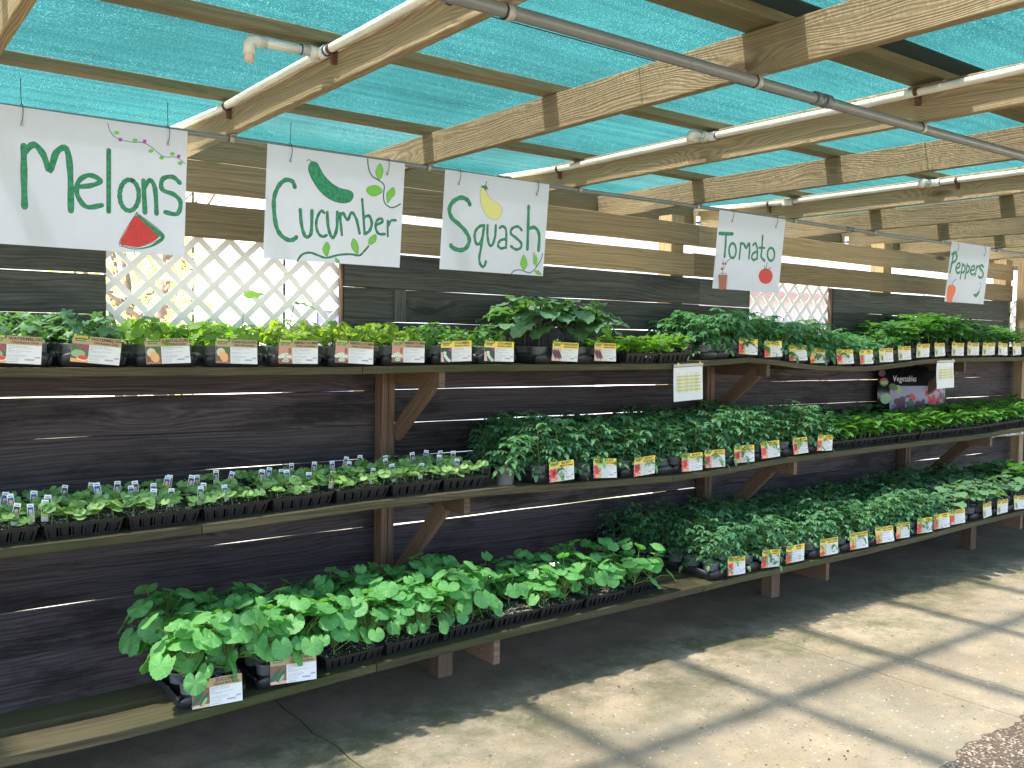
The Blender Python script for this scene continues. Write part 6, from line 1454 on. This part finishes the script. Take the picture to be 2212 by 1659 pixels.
# ------------------------------------------------------------------ notices and banner
def notice(label, x0, x1, z0, z1, y, rz, roll, rows, plastic):
    t = thing('hanging_notice', label, 'notice', ((x0+x1)/2, y, z1), (0, roll, rz)); w = (x1-x0)/2; h = z1-z0
    mb = MB(); nx, nz = 8, 8; f = lambda i, j: (-w+2*w*i/nx, .0015+.004*sin(i*.9+j*.5)*(1 if plastic else .3), -h*j/nz)
    vs = [f(i, j) for j in range(nz+1) for i in range(nx+1)]; vs += [(a, b+.0012, c) for a, b, c in vs]; n = (nx+1)*(nz+1)
    fs = [(j*(nx+1)+i, (j+1)*(nx+1)+i, (j+1)*(nx+1)+i+1, j*(nx+1)+i+1) for j in range(nz) for i in range(nx)]; fs += [tuple(n+q for q in q4[::-1]) for q4 in fs]
    mb.add(vs, fs, 0, True); link('sheet', mb.mesh('sheet', ['card_white']), t)
    mb = MB(); mb.box(-w, w, -.003, .0045, -.018, 0, 0); mb.box(-w, w, -.0035, -.003, -.020, -.0165, 1)
    for s in (-.75, .75): mb.box(w*s-.006, w*s+.006, -.008, -.003, -.008, .008, 2)
    link('sleeve_strip', mb.mesh('sleeve_strip', ['strap', 'txt', 'logoy']), t)
    mb = MB(); items = []
    yb = -.0065 if plastic else -.0035
    for k in range(rows):
        zz = -h*.36-k*.0108
        if k % 2 == 0: mb.poly_xz([(-w*.82, zz), (w*.80, zz), (w*.80, zz+.0105), (-w*.82, zz+.0105)], yb+.0006, 0)
        for q, s in ((-.80, 'Wed March'), (-.25, '03-05-13'), (.12, '12:30'), (.42, 'Delivered')): items.append(text_mesh(s, .0085, w*q, zz+.0025, 'txtg', yb, 'LEFT', .8))
    link('table_rows', mb.mesh('table_rows', ['yel2']), t)
    for q, s in ((-.78, 'Day'), (-.22, 'Date'), (.08, 'Time'), (.42, 'Delivery')): items.append(text_mesh(s, .0105, w*q, -h*.27, 'pmag' if q > 0 or q < -.5 else 'txtg', yb, 'LEFT', .85))
    link('lettering', pack_text(items, 'lettering'), t)
notice('white delivery schedule sheet with yellow rows pinned to the top shelf edge', 4.236, 4.520, 1.345, 1.578, 4.008, 0.06, -.035, 10, False)
notice('crumpled white notice in plastic sleeve hanging before the Vegetables banner', 7.345, 7.615, 1.368, 1.60, 4.008, 0.0, -.03, 8, True)
def banner():
    t = thing('vegetable_banner', 'curved black Vegetables banner with red produce leaning on the wall behind pepper seedlings', 'banner', (7.86, 4.36, 1.03))
    xa, xb = -.52, .66; n = 28
    def yb(x): return .16*((x-.05)/.55)**2
    def top(x): return .50 if x < .30 else .50-.42*((x-.30)/.36)**2
    mb = MB(); vs = []
    for i in range(n+1):
        x = xa+(xb-xa)*i/n; zt = top(x); 
        for z in (0.0, zt): vs += [(x, yb(x), z), (x, yb(x)+.004, z)]
    fs = []
    for i in range(n):
        a = i*4; b = a+4; fs += [(a, b, b+2, a+2), (a+3, b+3, b+1, a+1), (a+2, b+2, b+3, a+3), (a+1, b+1, b, a)]
    fs += [(0, 2, 3, 1), (n*4, n*4+1, n*4+3, n*4+2)]
    mb.add(vs, fs, 0, True); link('banner_sheet', mb.mesh('banner_sheet', ['banner']), t)
    def bend(mbx):
        mbx.v = [(v[0], yb(v[0])+v[1], v[2]) for v in mbx.v]; return mbx
    mb = MB(); mats = ['plilac', 'pred2', 'porange', 'pgreen', 'pcream', 'pred', 'ppurple', 'pmelon']
    r = random.Random(9)
    def P_(pts, m, d): mb.poly_xz(pts, -.0015-.0003*d, mats.index(m))
    for k in range(16):
        x0 = -.42+.8*k/16; x1 = -.42+.8*(k+1)/16; P_([(x0, 0), (x1, 0), (x1, .335), (x0, .335)], 'plilac', 0)
    for k in range(70):
        x = r.uniform(-.50, .62); lim = .30-.0*x if x < -.2 else (.10 if x < .02 else (.14 if x < .2 else .26)); 
        if x < -.2: lim = max(.04, .30-(x+.50)*.9)
        if x > .36: lim = .30-(x-.36)*.6
        z = r.uniform(.10, lim+.17); m = 'pred2' if -.05 < x < .22 else r.choice(['ppurple', 'ppurple', 'pred2', 'pgreen', 'porange' if z < .1 else 'ppurple', 'pmelon'])
        P_(ellipse(x, z, r.uniform(.025, .05), r.uniform(.02, .045), 10, r.uniform(0, 3)), m, 1+k*.03)
    link('produce_print', bend(mb).mesh('produce_print', mats), t)
    it = text_mesh('Vegetables', .075, -.40, .375, 'pwhite', -.004, 'LEFT', .72); it = ([(v[0], yb(v[0])-.004, v[2]) for v in it[0]], it[1], it[2])
    link('lettering', pack_text([it], 'lettering'), t)
    mb = MB(); mb.poly_xz(ellipse(-.47, .365, .03, .018, 12), -.003, 0); link('leaf_emblem', bend(mb).mesh('leaf_emblem', ['pmelon']), t)
banner()

# two tall leaves standing up before the lattice
for i, (x, y, zt, a) in enumerate([(1.60, 4.30, 1.885, .5), (1.83, 4.28, 1.870, -.3)]):
    z0 = lerp(TOP, x)+.08
    t = thing('climbing_leaf_stem', ('tall pale leaf on a thin stem standing above the cantaloupes', 'drooping pale leaf on a thin stem standing above the Armenian cucumbers')[i], 'plant', (x, y, z0))
    mb = MB(); mb.tube([(0, 0, 0), (.01, .0, (zt-z0)*.6), (.03, 0, zt-z0)], [.0025, .002, .0015], 6, 0); link('stem', mb.mesh('stem', [LM['stem']]), t)
    o = link('leaf', BIG['eggplant'][i], t); o.matrix_local = Matrix.Translation((.03, 0, zt-z0)) @ frame_from(Vector((-.3+i*.2, -.55+.4*i, 1)), V(a, .25)) @ Matrix.Scale(.055, 4)
    o.data = o.data.copy(); o.data.materials.clear(); o.data.materials.append(LM['cantaloupe'])
